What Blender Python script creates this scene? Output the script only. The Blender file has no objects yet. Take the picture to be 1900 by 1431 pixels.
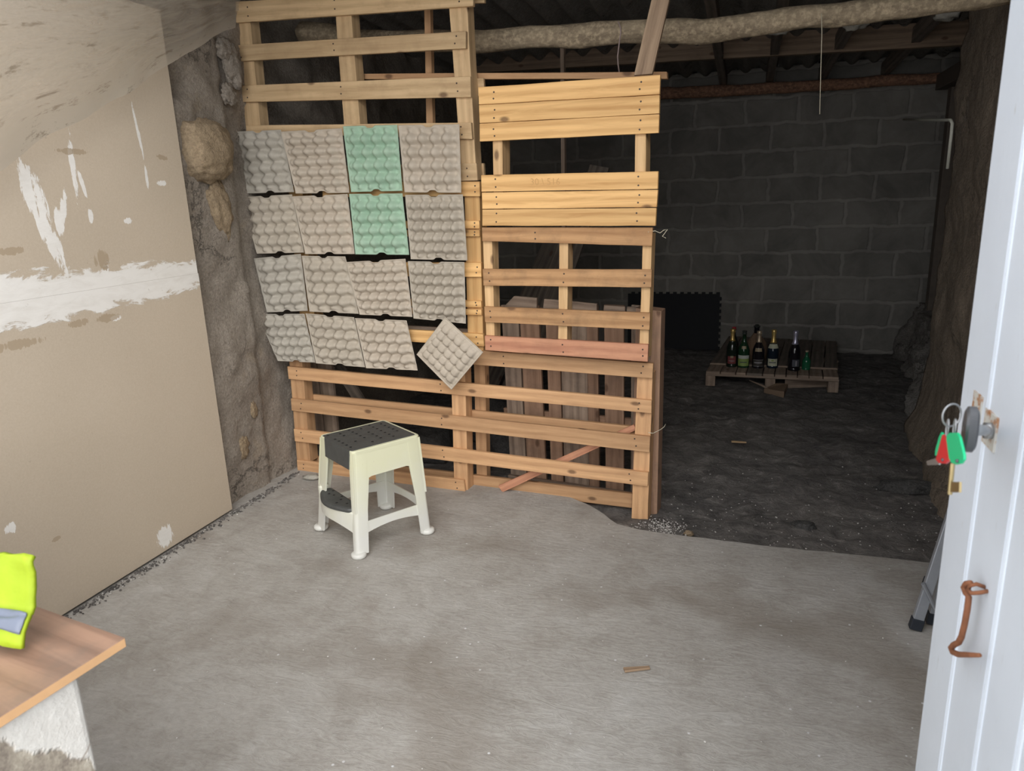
import bpy, bmesh, math, random
from mathutils import Vector, Matrix, noise
import numpy as np
random.seed(7)
SC = bpy.context.scene
COL = SC.collection
# ------------------------------------------------------------------ camera
F, CX, CY, H = 1350.0, 950.0, 715.5, 1.5
D_ = Vector((188, 5220, F)).normalized()
Y_ = Vector((434, -(188*434+F*F)/5220, F)).normalized()
X_ = Y_.cross(-D_)
RM = Matrix((X_, Y_, -D_))                       # world = RM @ image axes (right, down, forward)
cam_d = bpy.data.cameras.new('camera'); cam = bpy.data.objects.new('camera', cam_d); COL.objects.link(cam)
cam_d.sensor_width = 36; cam_d.lens = 36*F/1900; cam_d.clip_start = .02
cm = RM.to_4x4(); r, dn, fw = RM.col[0], RM.col[1], RM.col[2]
M3 = Matrix((r, -dn, -fw)).transposed()
cam.matrix_world = Matrix.Translation((0, 0, H)) @ M3.to_4x4()
cam_d.dof.use_dof = True; cam_d.dof.focus_distance = 3.4; cam_d.dof.aperture_fstop = 8
SC.camera = cam
# ------------------------------------------------------------------ world, light, exposure
w = bpy.data.worlds.new('overcast_sky'); SC.world = w; w.use_nodes = True
bg = w.node_tree.nodes['Background']; bg.inputs[0].default_value = (.95, .97, 1.0, 1); bg.inputs[1].default_value = 1.0
sun_d = bpy.data.lights.new('soft_sun', 'SUN'); sun_d.energy = 1.05; sun_d.angle = math.radians(50); sun_d.color = (1, .97, .93)
sun = bpy.data.objects.new('soft_sun', sun_d); COL.objects.link(sun)
sun.rotation_euler = Vector((-.38, .80, -.50)).to_track_quat('-Z', 'Y').to_euler()
pd = bpy.data.lights.new('doorway_portal', 'AREA'); pd.shape = 'RECTANGLE'; pd.size = 3.5; pd.size_y = 2.8; pd.cycles.is_portal = True
po = bpy.data.objects.new('doorway_portal', pd); COL.objects.link(po); po.location = (-.72, .02, 1.40); po.rotation_euler = (math.radians(90), 0, 0)
SC.view_settings.view_transform = 'Standard'; SC.view_settings.look = 'None'; SC.view_settings.gamma = 1
SC.view_settings.use_curve_mapping = False; SC.view_settings.exposure = 1.35
SC.cycles.use_denoising = True; SC.cycles.max_bounces = 8; SC.cycles.diffuse_bounces = 5
SC.cycles.sample_clamp_indirect = 6
# ------------------------------------------------------------------ points on real planes
def ray(px, py): return RM @ Vector((px-CX, py-CY, F))
O_ = Vector((0, 0, H))
def onz(px, py, z=0.): q = ray(px, py); return O_+q*((z-H)/q.z)
def ony(px, py, y): q = ray(px, py); return O_+q*(y/q.y)
def onx(px, py, x): q = ray(px, py); return O_+q*(x/q.x)
PP = Vector((-1.348, 3.345, 0)); PN = Vector((.082, 1, 0)).normalized()   # plane of the pallet partition
PU = Vector((1, -.082, 0)).normalized()
def onp(px, py, d=0.):
    q = ray(px, py); return O_+q*(((PP+PN*d-O_).dot(PN))/q.dot(PN))
def crop(x0, y0, s): return lambda pts: [(x0+a/s, y0+b/s) for a, b in pts]
K0 = crop(850, 0, 3.4545); K2 = crop(400, 0, 2.1111); K3 = crop(850, 100, 3.5775); K4 = crop(850, 400, 3.5775)
K5 = crop(850, 650, 3.5775); K6 = crop(400, 200, 3.578); K7 = crop(400, 550, 3.4545); KB = crop(1290, 580, 6.552)
KD = crop(1600, 950, 2.977)
# ------------------------------------------------------------------ object helpers
def thing(name, label, cat, loc=(0, 0, 0), group=None):
    o = bpy.data.objects.new(name, None); COL.objects.link(o); o.location = loc; o.empty_display_size = .05
    o['label'] = label; o['category'] = cat
    if group: o['group'] = group
    return o
def tag(o, label=None, cat=None, group=None, kind=None):
    if label: o['label'] = label
    if cat: o['category'] = cat
    if group: o['group'] = group
    if kind: o['kind'] = kind
    return o
def link(name, bm, mats, parent=None, smooth=False, origin=None):
    if not isinstance(mats, (list, tuple)): mats = [mats]
    off = Vector((0, 0, 0))
    if parent is not None:
        p = parent
        while p is not None: off += p.location; p = p.parent
    elif origin is not None: off = Vector(origin)
    bmesh.ops.recalc_face_normals(bm, faces=bm.faces)
    bmesh.ops.translate(bm, vec=-off, verts=bm.verts)
    me = bpy.data.meshes.new(name); bm.to_mesh(me); bm.free()
    for m in mats: me.materials.append(m)
    if smooth:
        for f in me.polygons: f.use_smooth = True
    o = bpy.data.objects.new(name, me); COL.objects.link(o)
    if parent is not None: o.parent = parent
    elif origin is not None: o.location = origin
    return o
def bevel(o, w=.002, seg=2):
    m = o.modifiers.new('bevel', 'BEVEL'); m.width = w; m.segments = seg; m.limit_method = 'ANGLE'; return o
def box(bm, c, s, rot=None, mi=0):
    vs = []
    for z in (-1, 1):
        for y in (-1, 1):
            for x in (-1, 1):
                v = Vector((x*s[0]/2, y*s[1]/2, z*s[2]/2))
                if rot is not None: v = rot @ v
                vs.append(bm.verts.new(v+Vector(c)))
    for f in ((0, 1, 3, 2), (4, 6, 7, 5), (0, 4, 5, 1), (2, 3, 7, 6), (0, 2, 6, 4), (1, 5, 7, 3)):
        bm.faces.new([vs[i] for i in f]).material_index = mi
    return vs
def hexa(bm, f4, b4, mi=0):
    vs = [bm.verts.new(p) for p in list(f4)+list(b4)]
    for f in ((0, 1, 2, 3), (7, 6, 5, 4), (0, 4, 5, 1), (1, 5, 6, 2), (2, 6, 7, 3), (3, 7, 4, 0)):
        bm.faces.new([vs[i] for i in f]).material_index = mi
    return vs
def tube(bm, pts, r, n=10, jit=0, seed=0, mi=0, closed=False, flat=1.0):
    pts = [Vector(p) for p in pts]; rings = []; N = len(pts)
    up = Vector((0, 0, 1))
    for i, p in enumerate(pts):
        if closed: t = (pts[(i+1) % N]-pts[i-1]).normalized()
        else: t = (pts[min(i+1, N-1)]-pts[max(i-1, 0)]).normalized()
        if i == 0:
            a = t.cross(up)
            if a.length < .1: a = t.cross(Vector((1, 0, 0)))
            a.normalize()
        else: a = (a-t*a.dot(t)).normalized()
        b = t.cross(a); rr = r[i] if isinstance(r, (list, tuple)) else r
        ring = []
        for k in range(n):
            th = 2*math.pi*k/n; q = rr*(1+(jit*noise.noise(Vector((p.x*9+seed, p.y*9+math.cos(th)*1.3, p.z*9+math.sin(th)*1.3))) if jit else 0))
            ring.append(bm.verts.new(p+a*math.cos(th)*q+b*math.sin(th)*q*flat))
        rings.append(ring)
    rng = N if closed else N-1
    for i in range(rng):
        A, B = rings[i], rings[(i+1) % N]
        for k in range(n):
            bm.faces.new((A[k], A[(k+1) % n], B[(k+1) % n], B[k])).material_index = mi
    if not closed:
        bm.faces.new(rings[0]).material_index = mi; bm.faces.new(rings[-1]).material_index = mi
def lathe(bm, prof, c, n=24, mi=0, mis=None):
    rings = []
    for (rr, z) in prof:
        rings.append([bm.verts.new(Vector(c)+Vector((rr*math.cos(2*math.pi*k/n), rr*math.sin(2*math.pi*k/n), z))) for k in range(n)])
    for i in range(len(rings)-1):
        for k in range(n):
            f = bm.faces.new((rings[i][k], rings[i][(k+1) % n], rings[i+1][(k+1) % n], rings[i+1][k])); f.material_index = mis[i] if mis else mi; f.smooth = True
    if prof[0][0] > 1e-4: bm.faces.new(rings[0]).material_index = mis[0] if mis else mi
    if prof[-1][0] > 1e-4: bm.faces.new(rings[-1]).material_index = mis[-1] if mis else mi
def fbm(p, o=4): return noise.fractal(Vector(p), 1.0, 2.0, o)
# ------------------------------------------------------------------ materials
class NT:
    def __init__(s, name):
        s.m = bpy.data.materials.new(name); s.m.use_nodes = True; s.t = s.m.node_tree; s.n = s.t.nodes
        s.b = s.n['Principled BSDF']; s.out = s.n['Material Output']
    def new(s, t, **k):
        q = s.n.new(t)
        for a, v in k.items(): setattr(q, a, v)
        return q
    def L(s, a, b): s.t.links.new(a, b)
    def coord(s, kind='Object', scale=(1, 1, 1), rnd=False, loc=(0, 0, 0)):
        tc = s.new('ShaderNodeTexCoord'); mp = s.new('ShaderNodeMapping'); mp.inputs['Scale'].default_value = scale; mp.inputs['Location'].default_value = loc
        src = tc.outputs[kind]
        if kind == 'World': pass
        if rnd:
            oi = s.new('ShaderNodeObjectInfo'); ml = s.new('ShaderNodeMath', operation='MULTIPLY'); ml.inputs[1].default_value = 37.0
            s.L(oi.outputs['Random'], ml.inputs[0]); ad = s.new('ShaderNodeVectorMath', operation='ADD')
            s.L(src, ad.inputs[0]); s.L(ml.outputs[0], ad.inputs[1]); src = ad.outputs[0]
        s.L(src, mp.inputs['Vector']); return mp.outputs[0]
    def noise(s, co, scale=5, det=6, rough=.6, dist=0):
        q = s.new('ShaderNodeTexNoise'); q.inputs['Scale'].default_value = scale; q.inputs['Detail'].default_value = det
        q.inputs['Roughness'].default_value = rough; q.inputs['Distortion'].default_value = dist; s.L(co, q.inputs['Vector']); return q.outputs['Fac']
    def ramp(s, fac, stops, interp='LINEAR'):
        q = s.new('ShaderNodeValToRGB'); q.color_ramp.interpolation = interp; e = q.color_ramp.elements
        while len(e) < len(stops): e.new(.5)
        for i, (p, c) in enumerate(stops):
            e[i].position = p; c = c if isinstance(c, (tuple, list)) else (c, c, c); e[i].color = (*c[:3], 1)
        s.L(fac, q.inputs[0]); return q.outputs[0]
    def mix(s, f, a, b, mode='MIX'):
        q = s.new('ShaderNodeMix', data_type='RGBA', blend_type=mode)
        for v, i in ((f, 0), (a, 6), (b, 7)):
            if isinstance(v, (int, float)): q.inputs[i].default_value = v if i == 0 else (v, v, v, 1)
            elif isinstance(v, (tuple, list)): q.inputs[i].default_value = (*v[:3], 1)
            else: s.L(v, q.inputs[i])
        return q.outputs[2]
    def math(s, op, a, b=0., c=None):
        q = s.new('ShaderNodeMath', operation=op)
        for i, v in enumerate((a, b) if c is None else (a, b, c)):
            if isinstance(v, (int, float)): q.inputs[i].default_value = v
            else: s.L(v, q.inputs[i])
        return q.outputs[0]
    def bump(s, h, st=.3, dist=.01, prev=None):
        q = s.new('ShaderNodeBump'); q.inputs['Strength'].default_value = st; q.inputs['Distance'].default_value = dist
        s.L(h, q.inputs['Height'])
        if prev is not None: s.L(prev, q.inputs['Normal'])
        return q.outputs[0]
    def done(s, col=None, rough=.8, nrm=None, metal=0., spec=None):
        if col is not None:
            if isinstance(col, (tuple, list)): s.b.inputs['Base Color'].default_value = (*col[:3], 1)
            else: s.L(col, s.b.inputs['Base Color'])
        if isinstance(rough, (int, float)): s.b.inputs['Roughness'].default_value = rough
        else: s.L(rough, s.b.inputs['Roughness'])
        if nrm is not None: s.L(nrm, s.b.inputs['Normal'])
        s.b.inputs['Metallic'].default_value = metal
        if spec is not None: s.b.inputs['Specular IOR Level'].default_value = spec
        return s.m
def plain(name, c, rough=.6, metal=0., var=.15, sc=30, bump=.1):
    t = NT(name); co = t.coord('Object'); n = t.noise(co, sc)
    return t.done(t.mix(n, tuple(x*(1-var) for x in c), tuple(min(1, x*(1+var)) for x in c)), rough, t.bump(n, bump, .003), metal)
def wood(name, light, dark, knot=(.10, .045, .02), grain=1., stain=0., stainc=(.08, .05, .03), rough=.7):
    t = NT(name); co = t.coord('UV', (1, 1, 1), rnd=True)
    mp = t.new('ShaderNodeMapping'); mp.inputs['Scale'].default_value = (1.0, 16, 1); t.L(co, mp.inputs[0])
    g1 = t.noise(mp.outputs[0], 2.2, 5, .65, 1.2)
    mp2 = t.new('ShaderNodeMapping'); mp2.inputs['Scale'].default_value = (.35, 4.5, 1); t.L(co, mp2.inputs[0])
    wv = t.new('ShaderNodeTexWave', wave_type='RINGS', rings_direction='Z'); wv.inputs['Scale'].default_value = 1.6; wv.inputs['Distortion'].default_value = 5; wv.inputs['Detail'].default_value = 2; wv.inputs['Detail Scale'].default_value = .6
    t.L(mp2.outputs[0], wv.inputs['Vector'])
    f = t.math('ADD', t.math('MULTIPLY', g1, .8), t.math('MULTIPLY', wv.outputs['Fac'], .16*grain))
    c = t.ramp(f, [(.28, dark), (.62, light), (.85, tuple(min(1, x*1.12) for x in light))])
    # knots: sparse cells
    mk = t.new('ShaderNodeMapping'); mk.inputs['Scale'].default_value = (2.6, 5.0, 1); t.L(co, mk.inputs[0])
    vo = t.new('ShaderNodeTexVoronoi', voronoi_dimensions='2D'); vo.inputs['Scale'].default_value = 1.0; t.L(mk.outputs[0], vo.inputs['Vector'])
    sep = t.new('ShaderNodeSeparateColor'); t.L(vo.outputs['Color'], sep.inputs[0])
    sel = t.math('GREATER_THAN', sep.outputs[0], .55)
    kf = t.math('MULTIPLY', t.ramp(vo.outputs['Distance'], [(.035, 1.), (.075, .0)]), sel)
    c = t.mix(t.math('MULTIPLY', kf, .75), c, knot)
    oi = t.new('ShaderNodeObjectInfo')
    hs = t.new('ShaderNodeHueSaturation'); t.L(c, hs.inputs['Color'])
    mr = t.new('ShaderNodeMapRange'); mr.inputs['To Min'].default_value = .82; mr.inputs['To Max'].default_value = 1.12; t.L(oi.outputs['Random'], mr.inputs[0]); t.L(mr.outputs[0], hs.inputs['Value'])
    c = hs.outputs[0]
    sn = t.noise(t.coord('Object', rnd=True), 9, 5, .65)
    c = t.mix(t.math('MULTIPLY', t.ramp(sn, [(.48, 0.), (.75, 1.)]), stain), c, stainc)
    return t.done(c, rough, t.bump(g1, .25, .002))
wood_new = wood('pale_pine', (.70, .47, .245), (.52, .32, .15), stain=.1)
wood_panel = wood('fresh_pine', (.78, .48, .20), (.56, .30, .105), grain=1.5, stain=.0)
wood_tl = wood('weathered_pine', (.66, .47, .265), (.48, .32, .17), stain=.3, stainc=(.2, .12, .06))
wood_low = wood('ochre_pine', (.64, .385, .20), (.46, .255, .125), stain=.1)
wood_mid = wood('brown_pine', (.54, .31, .145), (.35, .18, .075), grain=1.5, stain=.35)
wood_red = wood('reddish_pine', (.58, .29, .17), (.40, .17, .10), stain=.2)
wood_old = wood('old_grey_wood', (.40, .30, .225), (.21, .15, .11), stain=.4, stainc=(.06, .05, .045))
wood_obr = wood('old_brown_wood', (.42, .26, .17), (.25, .145, .09), stain=.4, stainc=(.10, .075, .06))
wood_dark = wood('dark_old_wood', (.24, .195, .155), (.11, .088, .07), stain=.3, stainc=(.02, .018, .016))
wood_purlin = wood('purlin_wood', (.34, .24, .16), (.18, .12, .08), stain=.3)
wood_prop = wood('grey_brown_plank', (.36, .25, .16), (.2, .13, .08), stain=.2)
nail_m = plain('nail_heads', (.06, .04, .03), .5)
def bark(name, a, b):
    t = NT(name); co = t.coord('Object', (1, 6, 6)); n = t.noise(co, 6, 8, .7); n2 = t.noise(t.coord('Object'), 38, 5, .7)
    c = t.mix(t.ramp(n2, [(.45, 0.), (.65, 1.)]), t.ramp(n, [(.3, b), (.7, a)]), tuple(x*1.35 for x in a))
    return t.done(c, .9, t.bump(n2, .5, .006, t.bump(n, .4, .01)))
bark_m = bark('bark', (.40, .32, .215), (.20, .155, .105)); bark_red = bark('stripped_bark', (.34, .18, .11), (.12, .07, .05))
def concrete():
    t = NT('rough_concrete'); co = t.coord('Object'); n1 = t.noise(co, 1.1, 6, .55, .6); n2 = t.noise(co, 5, 8, .62, .8); n3 = t.noise(co, 60, 6, .7)
    st = t.new('ShaderNodeMapping'); st.inputs['Scale'].default_value = (5, 14, 1); st.inputs['Rotation'].default_value = (0, 0, .35); t.L(co, st.inputs[0]); n4 = t.noise(st.outputs[0], 2.3, 8, .72, 1.6)
    c = t.ramp(n1, [(.3, (.26, .24, .21)), (.5, (.38, .365, .335)), (.72, (.49, .487, .475))])
    c = t.mix(.55, c, t.ramp(n2, [(.34, (.215, .19, .16)), (.52, (.37, .35, .32)), (.74, (.53, .525, .51))]))
    c = t.mix(.25, c, t.ramp(n3, [(.3, (.24, .22, .2)), (.7, (.60, .58, .54))]), 'MIX')
    c = t.mix(.22, c, t.ramp(n4, [(.35, (.26, .23, .2)), (.65, (.58, .56, .53))]))
    # brown stain patches
    n5 = t.noise(t.coord('Object', loc=(3, 1, 0)), 1.6, 3, .5, .5)
    c = t.mix(t.math('MULTIPLY', t.ramp(n5, [(.53, 0.), (.66, 1.)]), .5), c, (.22, .185, .15))
    vo = t.new('ShaderNodeTexVoronoi'); vo.inputs['Scale'].default_value = 13; t.L(co, vo.inputs['Vector'])
    c = t.mix(t.ramp(vo.outputs['Distance'], [(.045, 1.), (.06, 0.)]), c, .62)
    return t.done(c, .88, t.bump(n3, .3, .003, t.bump(n4, .45, .014)))
conc = concrete()
def earth():
    t = NT('dark_earth'); co = t.coord('Object'); n1 = t.noise(co, 1.6, 5, .6); n2 = t.noise(co, 11, 9, .72, .5); n3 = t.noise(co, 70, 4, .7)
    c = t.mix(.55, t.ramp(n1, [(.35, (.09, .083, .08)), (.7, (.27, .245, .225))]), t.ramp(n2, [(.35, (.045, .042, .04)), (.56, (.22, .203, .188)), (.72, (.58, .54, .49))]))
    c = t.mix(t.ramp(n3, [(.70, 0.), (.76, 1.)]), c, (.27, .25, .23))
    return t.done(c, .95, t.bump(n3, .5, .008, t.bump(n2, .9, .04)))
earth_m = earth()
def clay(name, a, b, acc, mottle=.5):
    t = NT(name); co = t.coord('Object'); n1 = t.noise(co, 2.6, 6, .6, .4); n2 = t.noise(co, 20, 8, .72); n3 = t.noise(co, 95, 4, .7)
    c = t.mix(mottle, t.ramp(n1, [(.32, b), (.68, a)]), t.ramp(n2, [(.3, tuple(x*.7 for x in b)), (.7, tuple(x*1.2 for x in a))]))
    n4 = t.noise(t.coord('Object', loc=(5, 2, 8)), 4.5, 4, .6)
    c = t.mix(t.math('MULTIPLY', t.ramp(n4, [(.60, 0.), (.68, 1.)]), .6), c, acc)
    n5 = t.noise(co, 75, 5, .85); c = t.mix(.5, c, t.ramp(n5, [(.35, tuple(x*.55 for x in b)), (.65, tuple(min(1, x*1.3) for x in a))]))
    vo = t.new('ShaderNodeTexVoronoi', feature='DISTANCE_TO_EDGE'); vo.inputs['Scale'].default_value = 3.2
    wv = t.new('ShaderNodeVectorMath', operation='MULTIPLY_ADD'); nn = t.new('ShaderNodeTexNoise'); nn.inputs['Scale'].default_value = 5; nn.inputs['Detail'].default_value = 8; nn.inputs['Roughness'].default_value = .75; t.L(co, nn.inputs['Vector'])
    t.L(nn.outputs['Color'], wv.inputs[0]); wv.inputs[1].default_value = (.5, .5, .5); t.L(co, wv.inputs[2]); t.L(wv.outputs[0], vo.inputs['Vector'])
    n6 = t.noise(t.coord('Object', loc=(1, 7, 3)), 2.2, 3, .5)
    ck = t.math('MULTIPLY', t.ramp(vo.outputs['Distance'], [(.0, 1.), (.022, 0.)]), t.ramp(n6, [(.50, 0.), (.58, 1.)]))
    c = t.mix(t.math('MULTIPLY', ck, .75), c, tuple(x*.25 for x in b))
    return t.done(c, .95, t.bump(n3, .8, .009, t.bump(t.math('SUBTRACT', n2, ck), .8, .025)))
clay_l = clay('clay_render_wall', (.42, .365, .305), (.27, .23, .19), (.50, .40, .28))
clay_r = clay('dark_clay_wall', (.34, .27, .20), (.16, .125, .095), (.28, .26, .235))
stone_m = clay('sandstone_boulder', (.44, .335, .215), (.28, .205, .13), (.2, .15, .11), .6)
rock_m = clay('dark_rock', (.12, .115, .11), (.05, .048, .046), (.15, .13, .11))
def blocks():
    t = NT('concrete_block_wall'); tc = t.new('ShaderNodeTexCoord'); sp = t.new('ShaderNodeSeparateXYZ'); t.L(tc.outputs['Object'], sp.inputs[0])
    cb = t.new('ShaderNodeCombineXYZ'); t.L(sp.outputs[0], cb.inputs[0]); t.L(sp.outputs[2], cb.inputs[1])
    nz = t.new('ShaderNodeTexNoise'); nz.inputs['Scale'].default_value = 7; t.L(cb.outputs[0], nz.inputs['Vector'])
    va = t.new('ShaderNodeVectorMath', operation='MULTIPLY_ADD'); va.inputs[1].default_value = (.06, .06, 0); t.L(nz.outputs['Color'], va.inputs[0]); t.L(cb.outputs[0], va.inputs[2])
    br = t.new('ShaderNodeTexBrick'); br.inputs['Scale'].default_value = 1; br.inputs['Brick Width'].default_value = .455; br.inputs['Row Height'].default_value = .233
    br.inputs['Mortar Size'].default_value = .022; br.inputs['Mortar Smooth'].default_value = .6; br.inputs['Bias'].default_value = 0
    br.inputs['Color1'].default_value = (.14, .134, .122, 1); br.inputs['Color2'].default_value = (.27, .255, .23, 1); br.inputs['Mortar'].default_value = (.38, .355, .32, 1)
    t.L(va.outputs[0], br.inputs['Vector'])
    n = t.noise(tc.outputs['Object'], 2.1, 8, .68, .5); n2 = t.noise(tc.outputs['Object'], 14, 9, .75)
    c = t.mix(.5, br.outputs['Color'], t.ramp(n, [(.3, (.13, .122, .113)), (.72, (.46, .43, .38))]))
    c = t.mix(t.math('MULTIPLY', t.ramp(n2, [(.55, 0.), (.8, 1.)]), .5), c, (.20, .185, .165))
    return t.done(c, .95, t.bump(n2, .4, .008, t.bump(t.math('SUBTRACT', 1., br.outputs['Fac']), .6, .012)))
blocks_m = blocks()
def plasterboard():
    t = NT('beige_plasterboard'); tc = t.new('ShaderNodeTexCoord'); g = t.new('ShaderNodeNewGeometry'); sp = t.new('ShaderNodeSeparateXYZ'); t.L(g.outputs['Position'], sp.inputs[0])
    P = g.outputs['Position']; n = t.noise(P, 1.4, 4, .5); nf = t.noise(P, 150, 3, .6)
    c = t.ramp(n, [(.35, (.55, .455, .34)), (.7, (.60, .50, .38))]); c = t.mix(.12, c, t.ramp(nf, [(.3, .25), (.7, .6)]))
    mpn = t.new('ShaderNodeMapping'); mpn.inputs['Scale'].default_value = (1, 5, 16); t.L(P, mpn.inputs[0])
    ne = t.noise(mpn.outputs[0], 1.5, 8, .7, .5); ne2 = t.noise(P, 17, 6, .7)
    dz = t.math('ABSOLUTE', t.math('SUBTRACT', sp.outputs[2], 1.205))
    e = t.math('ADD', t.math('MULTIPLY', t.math('SUBTRACT', ne, .5), .17), t.math('MULTIPLY', t.math('SUBTRACT', ne2, .5), .05))
    wd = t.math('ADD', .055, t.math('MULTIPLY', t.math('SUBTRACT', 2.83, sp.outputs[1]), .035))
    band = t.ramp(t.math('SUBTRACT', t.math('ADD', dz, e), wd), [(.0, 1.), (.012, 0.)])
    white = t.mix(t.ramp(ne, [(.45, 0.), (.7, .7)]), (.86, .84, .80), (.74, .71, .66))
    m = band
    mps = t.new('ShaderNodeMapping'); mps.inputs['Scale'].default_value = (1, 30, 5); t.L(P, mps.inputs[0]); ns = t.noise(mps.outputs[0], 1.6, 6, .75, .3)
    def blob(px, py, ry, rz, sl=0., th=.8):
        nonlocal m
        q = onx(px, py, -2.43)
        dy = t.math('SUBTRACT', sp.outputs[1], q.y); dzz = t.math('SUBTRACT', sp.outputs[2], q.z)
        dy = t.math('ADD', dy, t.math('MULTIPLY', dzz, sl))
        r2 = t.math('ADD', t.math('POWER', t.math('ABSOLUTE', t.math('DIVIDE', dy, ry)), 2.), t.math('POWER', t.math('ABSOLUTE', t.math('DIVIDE', dzz, rz)), 2.))
        f = t.math('ADD', r2, t.math('MULTIPLY', t.math('SUBTRACT', ns, .5), 4.5))
        return t.ramp(f, [(th, 1.), (th+.12, 0.)])
    for a in ((62, 360, .045, .11, .25), (92, 440, .03, .16, .3), (136, 310, .014, .13, -.05), (118, 385, .016, .07, -.3), (152, 340, .01, .05, .2), (255, 240, .008, .12, .1), (272, 330, .008, .05), (300, 340, .03, .012), (307, 995, .05, .05, 0.), (168, 400, .012, .03), (238, 410, .02, .012), (110, 410, .02, .05), (20, 980, .02, .02), (215, 590, .03, .012)):
        m = t.math('MAXIMUM', m, blob(*a))
    c = t.mix(m, c, white)
    for a in ((133, 281, .075, .012), (300, 292, .03, .012, .8), (190, 483, .035, .04), (20, 466, .06, .014), (30, 640, .1, .018, .3), (145, 600, .05, .014, -.3), (200, 590, .06, .016), (105, 1000, .02, .01)):
        c = t.mix(t.math('MULTIPLY', blob(*a), .8), c, (.40, .31, .21))
    # hairline vertical scrapes & dirt near bottom
    nd = t.noise(P, 28, 5, .7); c = t.mix(t.math('MULTIPLY', t.ramp(nd, [(.66, 0.), (.74, 1.)]), .35), c, (.22, .17, .12))
    return t.done(c, .85, t.bump(m, .4, .004, t.bump(nf, .1, .002)))
board_m = plasterboard()
board_edge = plain('gypsum_edge', (.6, .57, .52), .9)
def sheet():
    t = NT('dusty_clear_plastic'); co = t.coord('Object'); uvc = t.coord('UV', (5, 14, 1)); n = t.noise(uvc, 1.6, 7, .65, .8); n2 = t.noise(t.coord('UV', (9, 18, 1)), 1.8, 8, .8); su = t.new('ShaderNodeSeparateXYZ'); t.L(t.coord('UV'), su.inputs[0])
    tr = t.new('ShaderNodeBsdfTransparent'); df = t.new('ShaderNodeBsdfDiffuse'); tl = t.new('ShaderNodeBsdfTranslucent'); gl = t.new('ShaderNodeBsdfGlossy')
    gl.inputs['Roughness'].default_value = .35; gl.inputs['Color'].default_value = (.8, .8, .8, 1)
    c = t.mix(t.ramp(n2, [(.555, 0.), (.62, 1.)]), (.70, .65, .57), (.30, .25, .19))
    t.L(c, df.inputs[0]); t.L(c, tl.inputs[0])
    m1 = t.new('ShaderNodeMixShader'); m1.inputs[0].default_value = .35; t.L(df.outputs[0], m1.inputs[1]); t.L(tl.outputs[0], m1.inputs[2])
    m0 = t.new('ShaderNodeMixShader'); m0.inputs[0].default_value = .12; t.L(m1.outputs[0], m0.inputs[1]); t.L(gl.outputs[0], m0.inputs[2])
    m2 = t.new('ShaderNodeMixShader'); t.L(t.math('MAXIMUM', t.ramp(n, [(.32, .25), (.68, .66)]), t.math('MAXIMUM', t.ramp(su.outputs[1], [(.0, .75), (.035, .62), (.16, .25)]), t.ramp(n2, [(.555, 0.), (.61, .75)]))), m2.inputs[0]); t.L(tr.outputs[0], m2.inputs[1]); t.L(m0.outputs[0], m2.inputs[2])
    bp = t.bump(n, .3, .02); t.L(bp, gl.inputs['Normal']); t.L(bp, df.inputs['Normal'])
    t.L(m2.outputs[0], t.out.inputs[0]); return t.m
sheet_m = sheet()
def tray_mat(name, a, b):
    t = NT(name); co = t.coord('Object'); n = t.noise(co, 7, 5, .6); n2 = t.noise(co, 120, 4, .7)
    return t.done(t.mix(.25, t.ramp(n, [(.3, b), (.7, a)]), t.ramp(n2, [(.3, b), (.7, a)])), .95, t.bump(n2, .3, .002))
pulp = [tray_mat('grey_pulp', (.47, .42, .345), (.37, .325, .265)), tray_mat('warm_grey_pulp', (.51, .445, .365), (.41, .355, .285)), tray_mat('blue_grey_pulp', (.44, .41, .35), (.34, .31, .265))]
pulp_green = tray_mat('green_pulp', (.38, .51, .39), (.28, .42, .31))
def painted_door():
    t = NT('worn_white_paint'); co = t.coord('Object'); n = t.noise(co, 3, 5, .6); n2 = t.noise(t.coord('Object', (1, 14, 2)), 6, 7, .75); n3 = t.noise(t.coord('Object', (1, 3, 1), loc=(2, 4, 1)), 9, 8, .75)
    c = t.ramp(n, [(.3, (.60, .655, .73)), (.7, (.67, .73, .81))])
    c = t.mix(t.ramp(n2, [(.62, 0.), (.72, .6)]), c, (.42, .43, .44))
    c = t.mix(t.ramp(n3, [(.65, 0.), (.71, .6)]), c, (.36, .30, .24))
    return t.done(c, .5, t.bump(n2, .2, .003))
door_m = painted_door()
def whitewash():
    t = NT('cracked_whitewash'); co = t.coord('Object'); n = t.noise(co, 5, 6, .6, .4); n2 = t.noise(co, 28, 8, .75); g = t.new('ShaderNodeNewGeometry'); sp = t.new('ShaderNodeSeparateXYZ'); t.L(g.outputs['Position'], sp.inputs[0])
    vo = t.new('ShaderNodeTexVoronoi', feature='DISTANCE_TO_EDGE'); vo.inputs['Scale'].default_value = 5
    mx = t.mix(.12, co, t.noise(co, 8)); t.L(mx, vo.inputs['Vector'])
    c = t.mix(t.ramp(n2, [(.35, .4), (.6, 0.)]), (.64, .625, .59), (.47, .44, .40))
    c = t.mix(t.ramp(vo.outputs['Distance'], [(.0, .9), (.012, 0.)]), c, (.28, .23, .19))
    dz = t.math('ADD', t.math('SUBTRACT', .818, sp.outputs[2]), t.math('MULTIPLY', t.math('SUBTRACT', .575, sp.outputs[1]), 1.3))
    hole = t.ramp(t.math('ADD', dz, t.math('MULTIPLY', t.math('SUBTRACT', n, .5), .35)), [(.0, 0.), (.012, 1.)])
    c = t.mix(hole, c, t.ramp(n2, [(.35, (.15, .12, .10)), (.55, (.34, .30, .24)), (.7, (.48, .44, .37))]))
    return t.done(c, .9, t.bump(t.math('SUBTRACT', n2, t.math('MULTIPLY', hole, 1.2)), .6, .012))
white_m = whitewash()
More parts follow.
